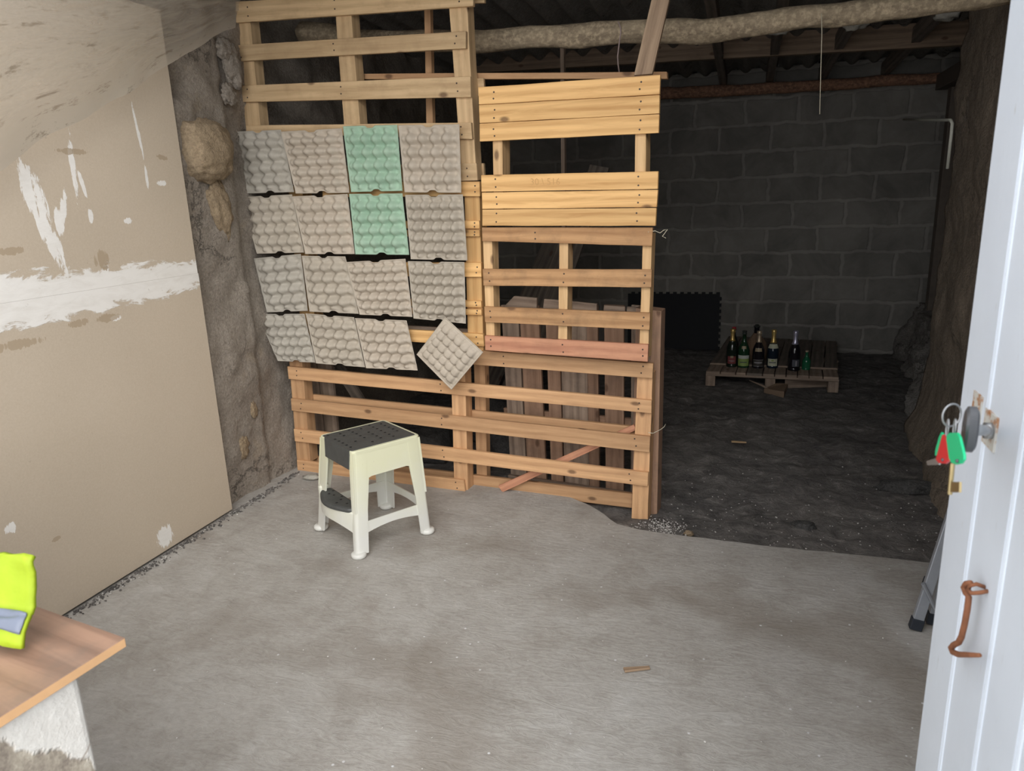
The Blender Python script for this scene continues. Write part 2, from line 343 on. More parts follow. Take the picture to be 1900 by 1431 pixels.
laminate = wood('worn_laminate', (.36, .215, .145), (.21, .12, .08), grain=1.2, stain=.7, stainc=(.15, .11, .085), rough=.5)
chip_edge = plain('raw_chipboard_edge', (.54, .32, .16), .8)
roof_m = clay('fibre_cement_roof', (.36, .33, .29), (.17, .155, .14), (.24, .22, .19))
plastic_w = NT('yellowed_white_plastic')
_c = plastic_w.coord('Object'); _s = plastic_w.new('ShaderNodeSeparateXYZ'); plastic_w.L(_c, _s.inputs[0])
_n = plastic_w.noise(_c, 9, 5, .6); _n2 = plastic_w.noise(_c, 70, 4, .7)
_f = plastic_w.math('ADD', plastic_w.math('MULTIPLY', _s.outputs[2], 1.9), plastic_w.math('MULTIPLY', plastic_w.math('SUBTRACT', _n, .5), .5))
_col = plastic_w.ramp(_f, [(.15, (.66, .66, .62)), (.8, (.66, .66, .47))])
_col = plastic_w.mix(plastic_w.ramp(_n2, [(.68, 0.), (.78, .5)]), _col, (.4, .36, .27))
plastic_w = plastic_w.done(_col, .45, plastic_w.bump(_n, .05, .003))
rubber = plain('dark_grey_rubber', (.06, .062, .06), .55, var=.35, sc=25)
rubber_hole = plain('tread_hole', (.012, .012, .012), .8)
alu = plain('dull_aluminium', (.42, .45, .5), .4, .6); black_rub = plain('black_rubber', (.02, .025, .035), .6)
rust = plain('rusty_iron', (.24, .095, .045), .8, .2, .45, 60); steel = plain('dull_steel', (.38, .39, .40), .38, .8, .2); cast = plain('grey_cast_metal', (.11, .112, .12), .4, .6)
rustplate = NT('rusty_painted_plate'); _c = rustplate.coord('Object'); _n = rustplate.noise(_c, 45, 6, .7)
rustplate = rustplate.done(rustplate.ramp(_n, [(.50, (.5, .49, .45)), (.60, (.34, .16, .07))]), .7)
brass = plain('old_brass', (.42, .33, .17), .35, .9, .2)
red_pl = plain('red_plastic', (.62, .02, .03), .3, var=.05); green_pl = plain('green_plastic', (.0, .52, .22), .3, var=.05)
hivis = NT('hi_vis_yellow'); _n = hivis.noise(hivis.coord('Object'), 12, 4); hivis = hivis.done(hivis.ramp(_n, [(.3, (.25, .34, .005)), (.7, (.32, .42, .01))]), .7, hivis.bump(_n, .4, .01))
reflect = plain('grey_reflective_tape', (.13, .15, .20), .45, .1)
pvc = plain('white_pvc', (.72, .72, .62), .5, var=.05)
twine_m = plain('pale_twine', (.6, .55, .42), .9); cable_m = plain('pinkish_cable', (.34, .26, .24), .6)
foam = plain('black_foam', (.022, .023, .026), .85, var=.2)
grit_m = plain('white_grit', (.55, .53, .50), .9, var=.35, sc=200)
lump_m = plain('pale_mortar_lump', (.38, .36, .31), .95, var=.4, sc=40)
def glass(name, c, tr=.0):
    t = NT(name); t.done(c, .06, spec=.6); t.b.inputs['Transmission Weight'].default_value = tr; return t.m
g_dark = glass('black_green_glass', (.012, .02, .014)); g_green = glass('green_glass', (.012, .045, .02)); g_em = glass('emerald_glass', (.015, .12, .055)); g_blk = glass('near_black_glass', (.01, .009, .012)); g_blue = glass('blue_black_glass', (.010, .018, .03))
foil_gold = plain('gold_foil', (.80, .56, .20), .35, .7); foil_pale = plain('pale_gold_foil', (.62, .50, .36), .4, .6); foil_silver = plain('silver_foil', (.66, .64, .80), .35, .7); foil_blk = plain('black_cap', (.03, .035, .03), .5); foil_red = plain('dark_red_cap', (.45, .03, .04), .5)
lab_white = plain('white_label', (.52, .54, .50), .6, var=.08); lab_red = plain('red_label', (.22, .05, .05), .6, var=.4, sc=120); lab_green = plain('lime_label', (.26, .36, .10), .6, var=.35, sc=90); lab_blk = plain('black_label', (.04, .035, .03), .5); lab_tan = plain('tan_medallion', (.35, .28, .17), .5); lab_cream = plain('cream_label', (.50, .50, .37), .6, var=.08); lab_grey = plain('grey_lettering', (.3, .29, .3), .6); wicker = plain('wicker_weave', (.21, .135, .085), .9, var=.5, sc=90, bump=.6); lab_dk = plain('dark_slate_label', (.07, .075, .09), .6)
pencil = plain('pencil_mark', (.60, .35, .14), .8)
# ------------------------------------------------------------------ the setting
def struct(o): o['kind'] = 'structure'; return o
def gridmesh(nu, nv, fn, uvf=None):
    bm = bmesh.new(); uv = bm.loops.layers.uv.new('UVMap'); V = [[bm.verts.new(fn(i/nu, j/nv)) for j in range(nv+1)] for i in range(nu+1)]
    for i in range(nu):
        for j in range(nv):
            f = bm.faces.new((V[i][j], V[i+1][j], V[i+1][j+1], V[i][j+1]))
            for lp, q in zip(f.loops, ((i, j), (i+1, j), (i+1, j+1), (i, j+1))): lp[uv].uv = (q[0]/nu, q[1]/nv)
    return bm
# concrete slab with an irregular broken rear edge
edge = [(-2.6, 3.52), (-1.6, 3.46), (-1.1, 3.47), (-.80, 3.40), (-.68, 3.325), (-.60, 3.24), (-.52, 3.14), (-.40, 3.10), (-.246, 3.081), (-.02, 3.075), (.211, 3.066), (.53, 3.067), (.82, 3.065), (1.5, 3.06)]
ex = [e[0] for e in edge]; ey = [e[1] for e in edge]
def slab_fn(u, v):
    x = -2.6+4.1*u; ye = float(np.interp(x, ex, ey))+.006*noise.noise(Vector((x*14, 0, 0)))
    y = -3+v*v*0+(ye+3)*v if v < .999 else ye
    z = .006*fbm((x*1.3, y*1.3, 0), 3)-.003
    return Vector((x, y, z))
bm = gridmesh(110, 120, slab_fn); bmesh.ops.recalc_face_normals(bm, faces=bm.faces)
ee = [e for e in bm.edges if e.is_boundary]
rr = bmesh.ops.extrude_edge_only(bm, edges=ee); bmesh.ops.translate(bm, vec=(0, 0, -.09), verts=[v for v in rr['geom'] if isinstance(v, bmesh.types.BMVert)])
struct(link('floor', bm, conc, smooth=False))
def earth_fn(u, v):
    x = -2.7+4.6*u; y = 2.9+4.7*v
    z = -.055+.018*fbm((x*2, y*2, 3), 5)+.016*fbm((x*8, y*8, 1), 5)
    z += .035*math.exp(-((x+.33)**2+(y-3.22)**2)/.012)
    return Vector((x, y, min(z, -.02)))
struct(link('ground', gridmesh(190, 190, earth_fn), earth_m, smooth=True))
# left wall: clay-rendered rubble
BO = Vector((-2.47, 3.03, 1.765))
def lw(u, v):
    y = .2+7.5*(u**1.5 if u < 1 else 1); z = -.1+2.95*v
    x = -2.475-(.03 if y > 3.25 else 0)+.035*fbm((y*1.8, z*1.8, 5), 5)+.012*fbm((y*9, z*9, 2), 4)
    if y < 2.86: x = min(x, -2.462)
    x -= .03*max(0, noise.noise(Vector((y*2.6, z*3.4, 9)))-.25)*4*(1 if z > 2. or y > 3.6 else .3)
    x += .035*math.exp(-((y-3.45)**2)/.02)*math.exp(-z/.3)
    return Vector((x, y, z))
wl = struct(link('wall_left', gridmesh(300, 150, lw), clay_l, smooth=True))
bm = bmesh.new(); bmesh.ops.create_icosphere(bm, subdivisions=5, radius=1)
for v in bm.verts:
    n = v.co.normalized(); q = 1+.10*fbm((n.x*1.6+4, n.y*1.6, n.z*1.6), 3)+.05*fbm((n.x*6, n.y*6, n.z*6), 4)
    # squarish stone
    s = max(abs(n.y), abs(n.z), .62); q *= (1/s)**.35
    v.co = Vector((n.x*.095*q, n.y*.155*q, n.z*.142*q))+BO
b = link('boulder', bm, stone_m, wl, True); b['label'] = 'rounded tan boulder bulging out of the wall'
bm = bmesh.new(); bmesh.ops.create_icosphere(bm, subdivisions=4, radius=1)
for v in bm.verts:
    n = v.co.normalized(); q = 1+.3*fbm((n.x*2+9, n.y*2, n.z*2), 4)
    v.co = Vector((-2.47+n.x*.028*q, 3.10+n.y*.075*q-(n.z*.02), 1.50+n.z*.14*q))
b = link('stone_patch', bm, stone_m, wl, True); b['label'] = 'ragged tan stone showing below the boulder'
for px, py, sy_, sz_, sx_ in ((418, 92, .07, .05, .03), (432, 128, .06, .09, .03), (425, 175, .05, .05, .02), (470, 760, .03, .045, .012), (452, 830, .04, .06, .014)):
    c_ = onx(px, py, -2.475); bm = bmesh.new(); bmesh.ops.create_icosphere(bm, subdivisions=4, radius=1)
    for v in bm.verts:
        n = v.co.normalized(); q = 1+.35*fbm((n.x*2+px, n.y*2, n.z*2), 4); v.co = Vector((n.x*sx_*q, n.y*sy_*q, n.z*sz_*q))+c_
    link('wall_stone', bm, stone_m if px in (470, 452) else clay_l, wl, True)
# back wall
bm = bmesh.new(); box(bm, (-.5, 7.56, 1.225), (4.6, .2, 2.66))
wb = struct(link('wall_back', bm, blocks_m))
# right wall, near stretch up to its reveal at y = 5.0
def rwall(y, z):
    b0 = 1.065+.055*(min(y, 5.1)-3.7)-.10*math.exp(-max(z, 0)/.16)*(1 if y > 3 else .5)
    return b0+.030*fbm((y*2.2, z*2.2, 11), 5)+.010*fbm((y*10, z*7, 3), 4)
def rw(u, v):
    # u<.85 along the wall; beyond, the reveal turning outwards
    z = -.12+2.95*v
    if u < .86:
        y = .35+(4.66+.025*noise.noise(Vector((0, 0, z*3))))*(u/.86); return Vector((rwall(y, z), y, z))
    k = (u-.86)/.14; y = 5.01+.025*noise.noise(Vector((0, 0, z*3))); x = rwall(y, z)+k*.75
    return Vector((x, y+.03*k+.02*fbm((x*4, z*4, 7), 4)*k, z))
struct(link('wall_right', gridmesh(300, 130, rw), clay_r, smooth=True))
# blocked doorway in the right wall behind the reveal
bm = bmesh.new()
box(bm, (1.83, 6.2, 1.2), (.1, 2.8, 2.8))
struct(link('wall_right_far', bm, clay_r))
dr = struct(thing('door_2', 'x', 'x', (1.62, 6.3, .3))); del dr['label']; del dr['category']
bm = bmesh.new()
for k in range(6): box(bm, (1.70, 5.35+k*.285, 1.2), (.035, .27, 2.0))
o = link('door_panel', bm, wood_dark, dr)
bm = bmesh.new(); box(bm, (1.63, 7.12, 1.22), (.16, .11, 2.15)); bevel(link('door_post', bm, wood_dark, dr), .005)
bm = bmesh.new(); box(bm, (1.66, 7.30, 1.22), (.10, .12, 2.15)); bevel(link('door_post', bm, wood_dark, dr), .005)
bm = bmesh.new(); box(bm, (1.60, 6.1, 2.30), (.26, 2.3, .12)); bevel(link('lintel', bm, wood_dark, dr), .005)
# rubble footing under the doorway
def rub(u, v):
    y = 4.9+2.65*u; a = v*1.9
    base = 1.03+.125*(y-4.24) if y > 4.24 else 1.03
    prof = Vector((base+.02+.62*v**1.4, y, -.12+.62*math.sin(min(1, v*2.1)*math.pi/2)*(.82+.2*noise.noise(Vector((y*2, 0, 4)))) ))
    n = .10*fbm((y*3.2, v*4, 21), 5)+.05*abs(fbm((y*9, v*10, 2), 4))
    return prof+Vector((-n, 0, n*.8))
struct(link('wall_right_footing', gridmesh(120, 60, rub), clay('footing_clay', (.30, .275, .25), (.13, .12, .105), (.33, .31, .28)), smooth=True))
# roof sheeting
def roofz(y): return 2.665-.036*(y-3.4)
def roof(u, v):
    x = -2.75+4.85*u; y = 1.6+6.1*v
    return Vector((x, y, roofz(y)+.028*math.sin(x*2*math.pi/.177)+.03))
ce = struct(link('ceiling', gridmesh(340, 16, roof), roof_m, smooth=True))
m = ce.modifiers.new('thickness', 'SOLIDIFY'); m.thickness = .008; m.offset = 1
# header over the wide front opening, and the front wall right of the door
bm = bmesh.new(); box(bm, (.98, .28, 1.2), (1.0, .26, 2.6))
struct(link('wall_front', bm, white_m))
# ------------------------------------------------------------------ plasterboards
for (z0, z1, lab, y1) in ((1.208, 2.33, 'upper beige plasterboard sheet with white scrapes, above the plastered joint', 2.832), (.012, 1.2075, 'lower beige plasterboard sheet standing on the concrete floor, under the joint', 2.840)):
    bm = bmesh.new(); hexa(bm, [(-2.43, .35, z0), (-2.43, y1, z0), (-2.43, y1-.004, z1), (-2.43, .35, z1)], [(-2.443, .35, z0), (-2.443, y1, z0), (-2.443, y1-.004, z1), (-2.443, .35, z1)])
    for f in bm.faces:
        if abs(f.calc_center_median().x+2.4365) < .004: f.material_index = 1
    tag(link('plasterboard', bm, [board_m, board_edge], origin=(-2.4365, 1.6, z0)), lab, 'wall board')
# torn plastic sheeting sagging under the roof
def ps(u, v):
    y = .75+2.42*u
    L = onx(-30, 328, -2.30) if False else None
    ze = float(np.interp(y, [.75, 1.45, 1.85, 2.25, 2.68, 2.95, 3.135, 3.2], [1.42, 1.50, 1.652, 1.85, 2.08, 2.215, 2.30, 2.33]))
    xr = float(np.interp(y, [.75, 2.0, 3.2], [-1.1, -1.35, -2.02])); zr = roofz(y)-.01
    x = -2.30+(xr+2.30)*v; z = ze+(zr-ze)*(v**.75)
    sag = .06*math.sin(math.pi*v)
    z -= sag*(1+.5*noise.noise(Vector((y*1.5, v*2, 1)))); 
    z += .010*math.sin(v*26+4*noise.noise(Vector((y*1.2, v*3, 0))))*min(1, v*5)
    z += .018*fbm((y*3.1+v*3, v*2.2, 4), 3)
    x += .03*fbm((y*2, v*3, 8), 3)-.05*math.sin(math.pi*v)
    return Vector((x, y, z))
tag(link('plastic_sheet', gridmesh(120, 60, ps), sheet_m, smooth=True, origin=(-2.0, 2.0, 2.1)), 'dusty translucent plastic sheet sagging from the roof at upper left', 'plastic sheet')
# ------------------------------------------------------------------ boards
def board(name, parent, px, d, t, mat, nails=(), origin=None, d2=None, seg=8, wob=.0015):
    """a plank: four corners (TL,TR,BR,BL) on the partition plane at depth d, thickness t going back"""
    d2 = d if d2 is None else d2
    c = [onp(px[0][0], px[0][1], d), onp(px[1][0], px[1][1], d2), onp(px[2][0], px[2][1], d2), onp(px[3][0], px[3][1], d)]
    return board3(name, parent, c, PN*t, mat, nails, origin, seg, wob)
def board3(name, parent, c, back, mat, nails=(), origin=None, seg=8, wob=.0015):
    c = [Vector(p) for p in c]; back = Vector(back)
    w1 = (c[1]-c[0]).length; h1 = (c[3]-c[0]).length
    if h1 > w1: c = [c[3], c[0], c[1], c[2]]; w1, h1 = h1, w1      # run lengthwise from 0 to 1
    bm = bmesh.new(); uv = bm.loops.layers.uv.new('UVMap'); rings = []; sd = random.random()*50; dn = (c[3]-c[0]).normalized()
    for i in range(seg+1):
        k = i/seg; a = c[0].lerp(c[1], k)+dn*wob*noise.noise(Vector((k*5, sd, 0))); b = c[3].lerp(c[2], k)+dn*wob*noise.noise(Vector((k*5, sd, 9)))
        rings.append([bm.verts.new(a), bm.verts.new(b), bm.verts.new(b+back), bm.verts.new(a+back)])
    tt = back.length; vv = [0, h1, h1+tt, 2*h1+tt, 2*h1+2*tt]
    for i in range(seg):
        for j in range(4):
            A, B = rings[i], rings[i+1]; jn = (j+1) % 4
            f = bm.faces.new((A[j], B[j], B[jn], A[jn]))
            for lp, q in zip(f.loops, ((i/seg*w1, vv[j]), ((i+1)/seg*w1, vv[j]), ((i+1)/seg*w1, vv[j+1]), (i/seg*w1, vv[j+1]))): lp[uv].uv = q
    for rg in (rings[0], rings[-1]):
        f = bm.faces.new(rg)
        for lp, q in zip(f.loops, ((0, 0), (h1*.05, 0), (h1*.05, tt), (0, tt))): lp[uv].uv = q
    nrm = -back.normalized(); ux = (c[1]-c[0]).normalized(); uy = nrm.cross(ux)
    for k in nails:
        for s in (.28, .72):
            p = c[0].lerp(c[1], k+random.uniform(-.008, .008)).lerp(c[3].lerp(c[2], k), s+random.uniform(-.06, .06))
            vs = [bm.verts.new(p+nrm*.0022+(ux*math.cos(a*math.pi/3)+uy*math.sin(a*math.pi/3))*.0042) for a in range(6)]
            vb = [bm.verts.new(v.co-nrm*.004) for v in vs]
            bm.faces.new(vs).material_index = 1
            for q in range(6): bm.faces.new((vs[q], vs[(q+1) % 6], vb[(q+1) % 6], vb[q])).material_index = 1
    o = link(name, bm, [mat, nail_m], parent, origin=origin); bevel(o, .0012, 1); return o
# --- upper left pallet
tl = thing('pallet', 'pale weathered upright pallet with bare slats above the egg trays', 'pallet', onp(660, 330, .05))
for q, n in (([(437, 3), (878, -24), (878, 11), (438, 42)], (.06, .45, .95)), (K2([(70, 178), (980, 122), (980, 190), (78, 240)]), (.03, .46, .96)), (K2([(95, 335), (998, 300), (1000, 380), (103, 400)]), (.03, .47, .95)), (K2([(118, 492), (1000, 480), (1005, 545), (120, 522)]), (.96,)), ([(470, 310), (884, 303), (886, 335), (472, 345)], (.96,))):
    board('slat', tl, q, 0, .02, wood_tl, n)
for q in ([(433, 20), (462, 20), (484, 244), (457, 244)], [(620, -5), (649, -5), (669, 244), (639, 244)], [(831, -20), (865, -20), (884, 334), (857, 334)]):
    board('post', tl, q, .0205, .07, wood_tl)
for y0, y1 in ((-22, 5), (145, 178), (303, 333)):
    board('rear_slat', tl, [(700, y0+6), (897, y0), (899, y1), (702, y1+6)], .091, .018, wood_tl)
# --- pallet that carries the trays
sp_ = thing('pallet', 'upright pallet almost hidden behind the egg trays, only its right edge bare', 'pallet', onp(720, 690, .05))
board('post', sp_, [(861, 337), (889, 337), (897, 655), (868, 640)], .012, .08, wood_panel)
board('post', sp_, [(535, 345), (560, 345), (590, 655), (562, 655)], .012, .08, wood_panel)
for q in (K3([(-900, 850), (142, 848), (145, 945), (-900, 950)]), K3([(-850, 1110), (140, 1108), (142, 1160), (-850, 1160)]), K3([(-850, 1172), (142, 1170), (143, 1212), (-850, 1214)]), K4([(-820, 312), (152, 312), (154, 408), (-820, 400)]), K4([(-800, 540), (152, 568), (155, 610), (-800, 590)]), K4([(-800, 600), (154, 624), (155, 662), (-800, 640)]), [(565, 600), (896, 620), (898, 643), (567, 622)]):
    board('slat', sp_, q, -.008, .02, wood_panel, (.97,))
board('rear_slat', sp_, [(600, 596), (870, 611), (870, 630), (600, 615)], .093, .018, wood_old)
# --- wide bottom pallet
bp_ = thing('pallet', 'wide ochre pallet on its side along the floor behind the step stool', 'pallet', onp(870, 900, .05))
for q, n in (([(838, 647), (1212, 674.8), (1210.5, 702.5), (838, 673.5)], (.28, .95)), ([(533, 680), (1209, 743.6), (1208.6, 767.4), (535.5, 703.4)], (.03, .47, .97)), ([(539.5, 739.6), (1206.4, 810.7), (1205, 840), (541, 762)], (.03, .47, .97)), ([(544.7, 796), (1202.8, 877.8), (1201.6, 903), (547, 819)], (.03, .47, .96)), ([(550.5, 854), (860, 891.6), (863, 915), (552, 873)], (.04, .96))):
    board('slat', bp_, q, 0, .02, wood_low, n)
for q, d in ((K7([(470, 395), (552, 395), (608, 1062), (522, 1050)]), .0205), ([(836, 655), (862, 655), (868, 913), (843, 911)], .0205), (K5([(1190, 150), (1292, 155), (1258, 1128), (1150, 1117)]), .0205)):
    board('post', bp_, q, d, .075, wood_low)
f_ = board('foot_block', bp_, K5([(1150, 1119), (1275, 1132), (1273, 1190), (1150, 1172)]), .024, .07, wood_dark); f_['label'] = 'blackened lower end of the right post'
for q in ([(567, 731), (1178, 792), (1178, 815), (567, 753)], [(570, 845), (1174, 917), (1173, 943), (572, 870)]):
    board('rear_slat', bp_, q, .096, .02, wood_low)
board('rear_post', bp_, K5([(103, 60), (178, 65), (192, 880), (124, 870)]), .117, .05, wood_low)
# --- brown pallet at right, middle height
mp_ = thing('pallet', 'reddish brown pallet with four slats, standing on the wide bottom pallet at right', 'pallet', onp(1050, 665, -.03))
DM = -.075
for q, mm, n in ((K4([(158, 78), (1292, 80), (1287, 203), (160, 170)]), wood_mid, (.33,)), (K4([(163, 355), (1285, 360), (1282, 478), (168, 465)]), wood_mid, (.04, .5, .96)), (K4([(173, 605), (1275, 648), (1270, 760), (178, 708)]), wood_mid, (.04, .5, .96)), (K4([(177, 798), (1262, 858), (1258, 972), (180, 895)]), wood_red, (.04, .5, .97))):
    board('slat', mp_, q, DM, .02, mm, n)
for q in (K4([(163, 120), (224, 120), (243, 850), (188, 850)]), K4([(672, 150), (730, 150), (722, 880), (663, 880)]), K4([(1228, 120), (1289, 120), (1260, 950), (1200, 945)])):
    board('post', mp_, q, DM+.0205, .075, wood_new)
for y0, y1 in ((78, 185), (365, 480), (655, 760), (868, 965)):
    board('rear_slat', mp_, K4([(1150, y0), (1297-(y0-78)*.03, y0+2), (1294-(y0-78)*.03, y1), (1150, y1-4)]), DM+.096, .018, wood_old)
# --- panel of fresh boards on two posts
up_ = thing('pallet', 'fresh yellow pine panel of six wide boards on two posts, above the brown pallet', 'pallet', onp(1050, 420, -.1))
DU = -.10
ups = (K3([(133, 222), (1342, 138), (1337, 268), (137, 336)]), K3([(137, 339), (1337, 272), (1335, 396), (142, 460)]), K3([(142, 465), (1335, 400), (1331, 526), (143, 582)]), K3([(152, 805), (1328, 780), (1325, 898), (155, 915)]), K3([(157, 920), (1326, 903), (1318, 1018), (160, 1030)]), K3([(160, 1034), (1316, 1023), (1310, 1142), (160, 1142)]))
for i, q in enumerate(ups): board('board', up_, q, DU, .02, wood_panel, (.09, .90))
for q in (K3([(222, 235), (288, 230), (300, 1135), (240, 1135)]), K3([(1180, 155), (1250, 150), (1243, 1135), (1168, 1135)])):
    board('post', up_, q, DU+.0205, .09, wood_new)
# faint pencilled figures on the fourth board
def text_mesh(name, parent, s, mat, p, ux, uy, size):
    cu = bpy.data.curves.new(name, 'FONT'); cu.body = s; cu.size = size; cu.extrude = .0004; cu.resolution_u = 2
    to = bpy.data.objects.new(name+'_t', cu); COL.objects.link(to); bpy.context.view_layer.update()
    me = bpy.data.meshes.new_from_object(to.evaluated_get(bpy.context.evaluated_depsgraph_get())); bpy.data.objects.remove(to); bpy.data.curves.remove(cu)
    ux = Vector(ux).normalized(); uy = Vector(uy).normalized(); uz = ux.cross(uy)
    off = Vector((0, 0, 0)); q = parent
    while q is not None: off += q.location; q = q.parent
    T = Matrix((ux, uy, uz)).transposed().to_4x4(); T.translation = Vector(p)-off; me.transform(T)
    me.materials.clear(); me.materials.append(mat); o = bpy.data.objects.new(name, me); COL.objects.link(o); o.parent = parent; return o
a = onp(*K3([(478, 872)])[0], DU-.001); b = onp(*K3([(660, 870)])[0], DU-.001)
text_mesh('pencil_writing', up_, '30 \\ 516', pencil, a, b-a, (0, 0, 1), .042)
# --- battens, prop, stick
o = board('batten', None, [(660, 137), (1237, 133), (1238, 146), (660, 147)], .115, .03, wood_low, origin=onp(950, 140, .12)); tag(o, 'thin horizontal batten running behind the top of the yellow panel', 'batten')
o = board('batten', None, [(786, -40), (797, -40), (803, 240), (791, 240)], .16, .03, wood_low, origin=onp(795, 200, .17)); tag(o, 'thin upright batten seen through the upper left pallet', 'batten')
o = board('batten', None, [(1039, 60), (1046, 60), (1052, 822), (1045, 822)], .95, .03, wood_old, origin=onp(1048, 800, .95)); tag(o, 'thin dark upright batten far behind the yellow panel', 'batten')
o = board('prop_plank', None, [(1219, -45), (1252, -45), (1210, 137), (1176, 140)], -.06, .02, wood_prop, (.9,), origin=onp(1195, 138, -.06)); tag(o, 'slanting grey-brown plank rising from the top right of the yellow panel', 'plank')
o = board('stick', None, [(924, 902), (1176, 788), (1181, 798), (932, 914)], .058, .012, wood_red, origin=onp(1050, 850, .06)); tag(o, 'thin brown stick slanting behind the slats of the bottom pallet', 'stick')
# --- old grey pallet leaning behind at right
gp = thing('pallet', 'old grey-brown pallet with vertical planks, leaning behind the right half of the partition', 'pallet', onp(1060, 905, .4))
def vcol(x0, x1, x2, x3): return K5([(x0, -300), (x1, -295), (x3, 960), (x2, 960)])
for q, mm in ((vcol(285, 395, 358, 460), wood_old), (vcol(405, 530, 468, 590), wood_obr), (vcol(577, 665, 622, 700), wood_obr), (vcol(672, 850, 712, 872), wood_old), (vcol(850, 925, 874, 938), wood_obr), (vcol(968, 1100, 980, 1100), wood_obr), (vcol(1150, 1205, 1146, 1190), wood_old)):
    board('plank', gp, q, .33, .022, mm, seg=4)
for q in (K4([(275, 600), (1215, 650), (1215, 745), (275, 690)]), K5([(300, 385), (1200, 460), (1200, 560), (310, 470)])):
    board('cross_rail', gp, q, .3525, .025, wood_obr)
board('cross_rail', gp, K5([(330, 830), (1200, 960), (1200, 1080), (330, 900)]), .30, .025, wood_old)
# ragged top deck edge
for q in (K4([(370, 536), (522, 548), (520, 640), (290, 620)]), K4([(570, 555), (760, 570), (760, 650), (560, 640)]), K4([(760, 572), (920, 586), (920, 660), (760, 650)]), K4([(968, 598), (1108, 606), (1108, 670), (960, 662)]), K4([(1120, 606), (1210, 612), (1210, 680), (1118, 672)])):
    board('top_plank', gp, q, .305, .02, wood_old, seg=3)
# --- weathered pallet edge sticking out on the right
ge = thing('pallet', 'narrow weathered pallet side showing past the right edge of the partition', 'pallet', onp(1212, 955, .13))
o = board('side_rail', ge, [(1180, 572), (1227, 578), (1219, 962), (1172, 950)], .118, .10, wood_obr, seg=6)
board('side_rail', ge, K4([(1100, 640), (1338, 650), (1334, 700), (1100, 690)]), .219, .02, wood_old)
# --- grey boards behind the left half
gl = thing('pallet', 'grey pallet remnant with two upright planks, behind the left end of the partition', 'pallet', onp(620, 860, .3))
board('plank', gl, K7([(545, 395), (640, 400), (695, 870), (590, 870)]), .28, .022, wood_old); board('plank', gl, K7([(648, 405), (738, 415), (782, 870), (705, 870)]), .28, .022, wood_old)
board('cross_rail', gl, K7([(560, 430), (760, 450), (760, 500), (560, 480)]), .3025, .02, wood_dark)
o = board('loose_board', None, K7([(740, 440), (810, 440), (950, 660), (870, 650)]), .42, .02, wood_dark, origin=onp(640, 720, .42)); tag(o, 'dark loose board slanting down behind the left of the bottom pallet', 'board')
# loose old boards leaning at the back left
for i, (x0, x1, dd) in enumerate(((-1.75, -1.10, 1.5), (-1.95, -1.2, 1.62), (-1.6, -1.02, 1.40))):
    y = 3.45+dd; o_ = Vector((x0, y, -.04)); top = Vector((x1, y+.25, 1.58+.06*i)); wd = Vector((.13, 0, -.03))
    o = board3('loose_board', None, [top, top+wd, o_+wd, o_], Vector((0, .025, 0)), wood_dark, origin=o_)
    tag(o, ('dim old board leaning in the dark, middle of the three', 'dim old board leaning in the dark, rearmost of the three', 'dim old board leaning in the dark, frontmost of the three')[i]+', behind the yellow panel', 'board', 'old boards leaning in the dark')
# rocks on the earth behind the bottom pallet
for i, (px, py, sx, sz, d) in enumerate(((640, 640, .30, .34, 1.3), (795, 835, .16, .10, .55), (905, 800, .20, .17, .95), (935, 850, .11, .11, .62), (700, 860, .13, .07, .5))):
    c = onp(px, py, d); bm = bmesh.new(); bmesh.ops.create_icosphere(bm, subdivisions=3, radius=1)
    for v in bm.verts:
        n = v.co.normalized(); s = max(abs(n.x), abs(n.y), abs(n.z)); q = (1/s)**.6*(1+.2*fbm((n.x*1.5+i*7, n.y*1.5, n.z*1.5), 3)); v.co = Vector((n.x*sx*q, n.y*.14*q, n.z*sz*q))
    zb = -.05+sz*.9
    c.z = zb; bmesh.ops.translate(bm, vec=c, verts=bm.verts)
    labs = ('big dark rock against the left wall behind the partition', 'flat-topped dark stone block behind the step stool', 'dark angular rock behind the middle post of the bottom pallet', 'dark rock beside the foot of the rear post', 'low dark stone behind the lowest slats beside the step stool')
    tag(link('rock', bm, rock_m, origin=(c.x, c.y, -.05)), labs[i], 'rock')
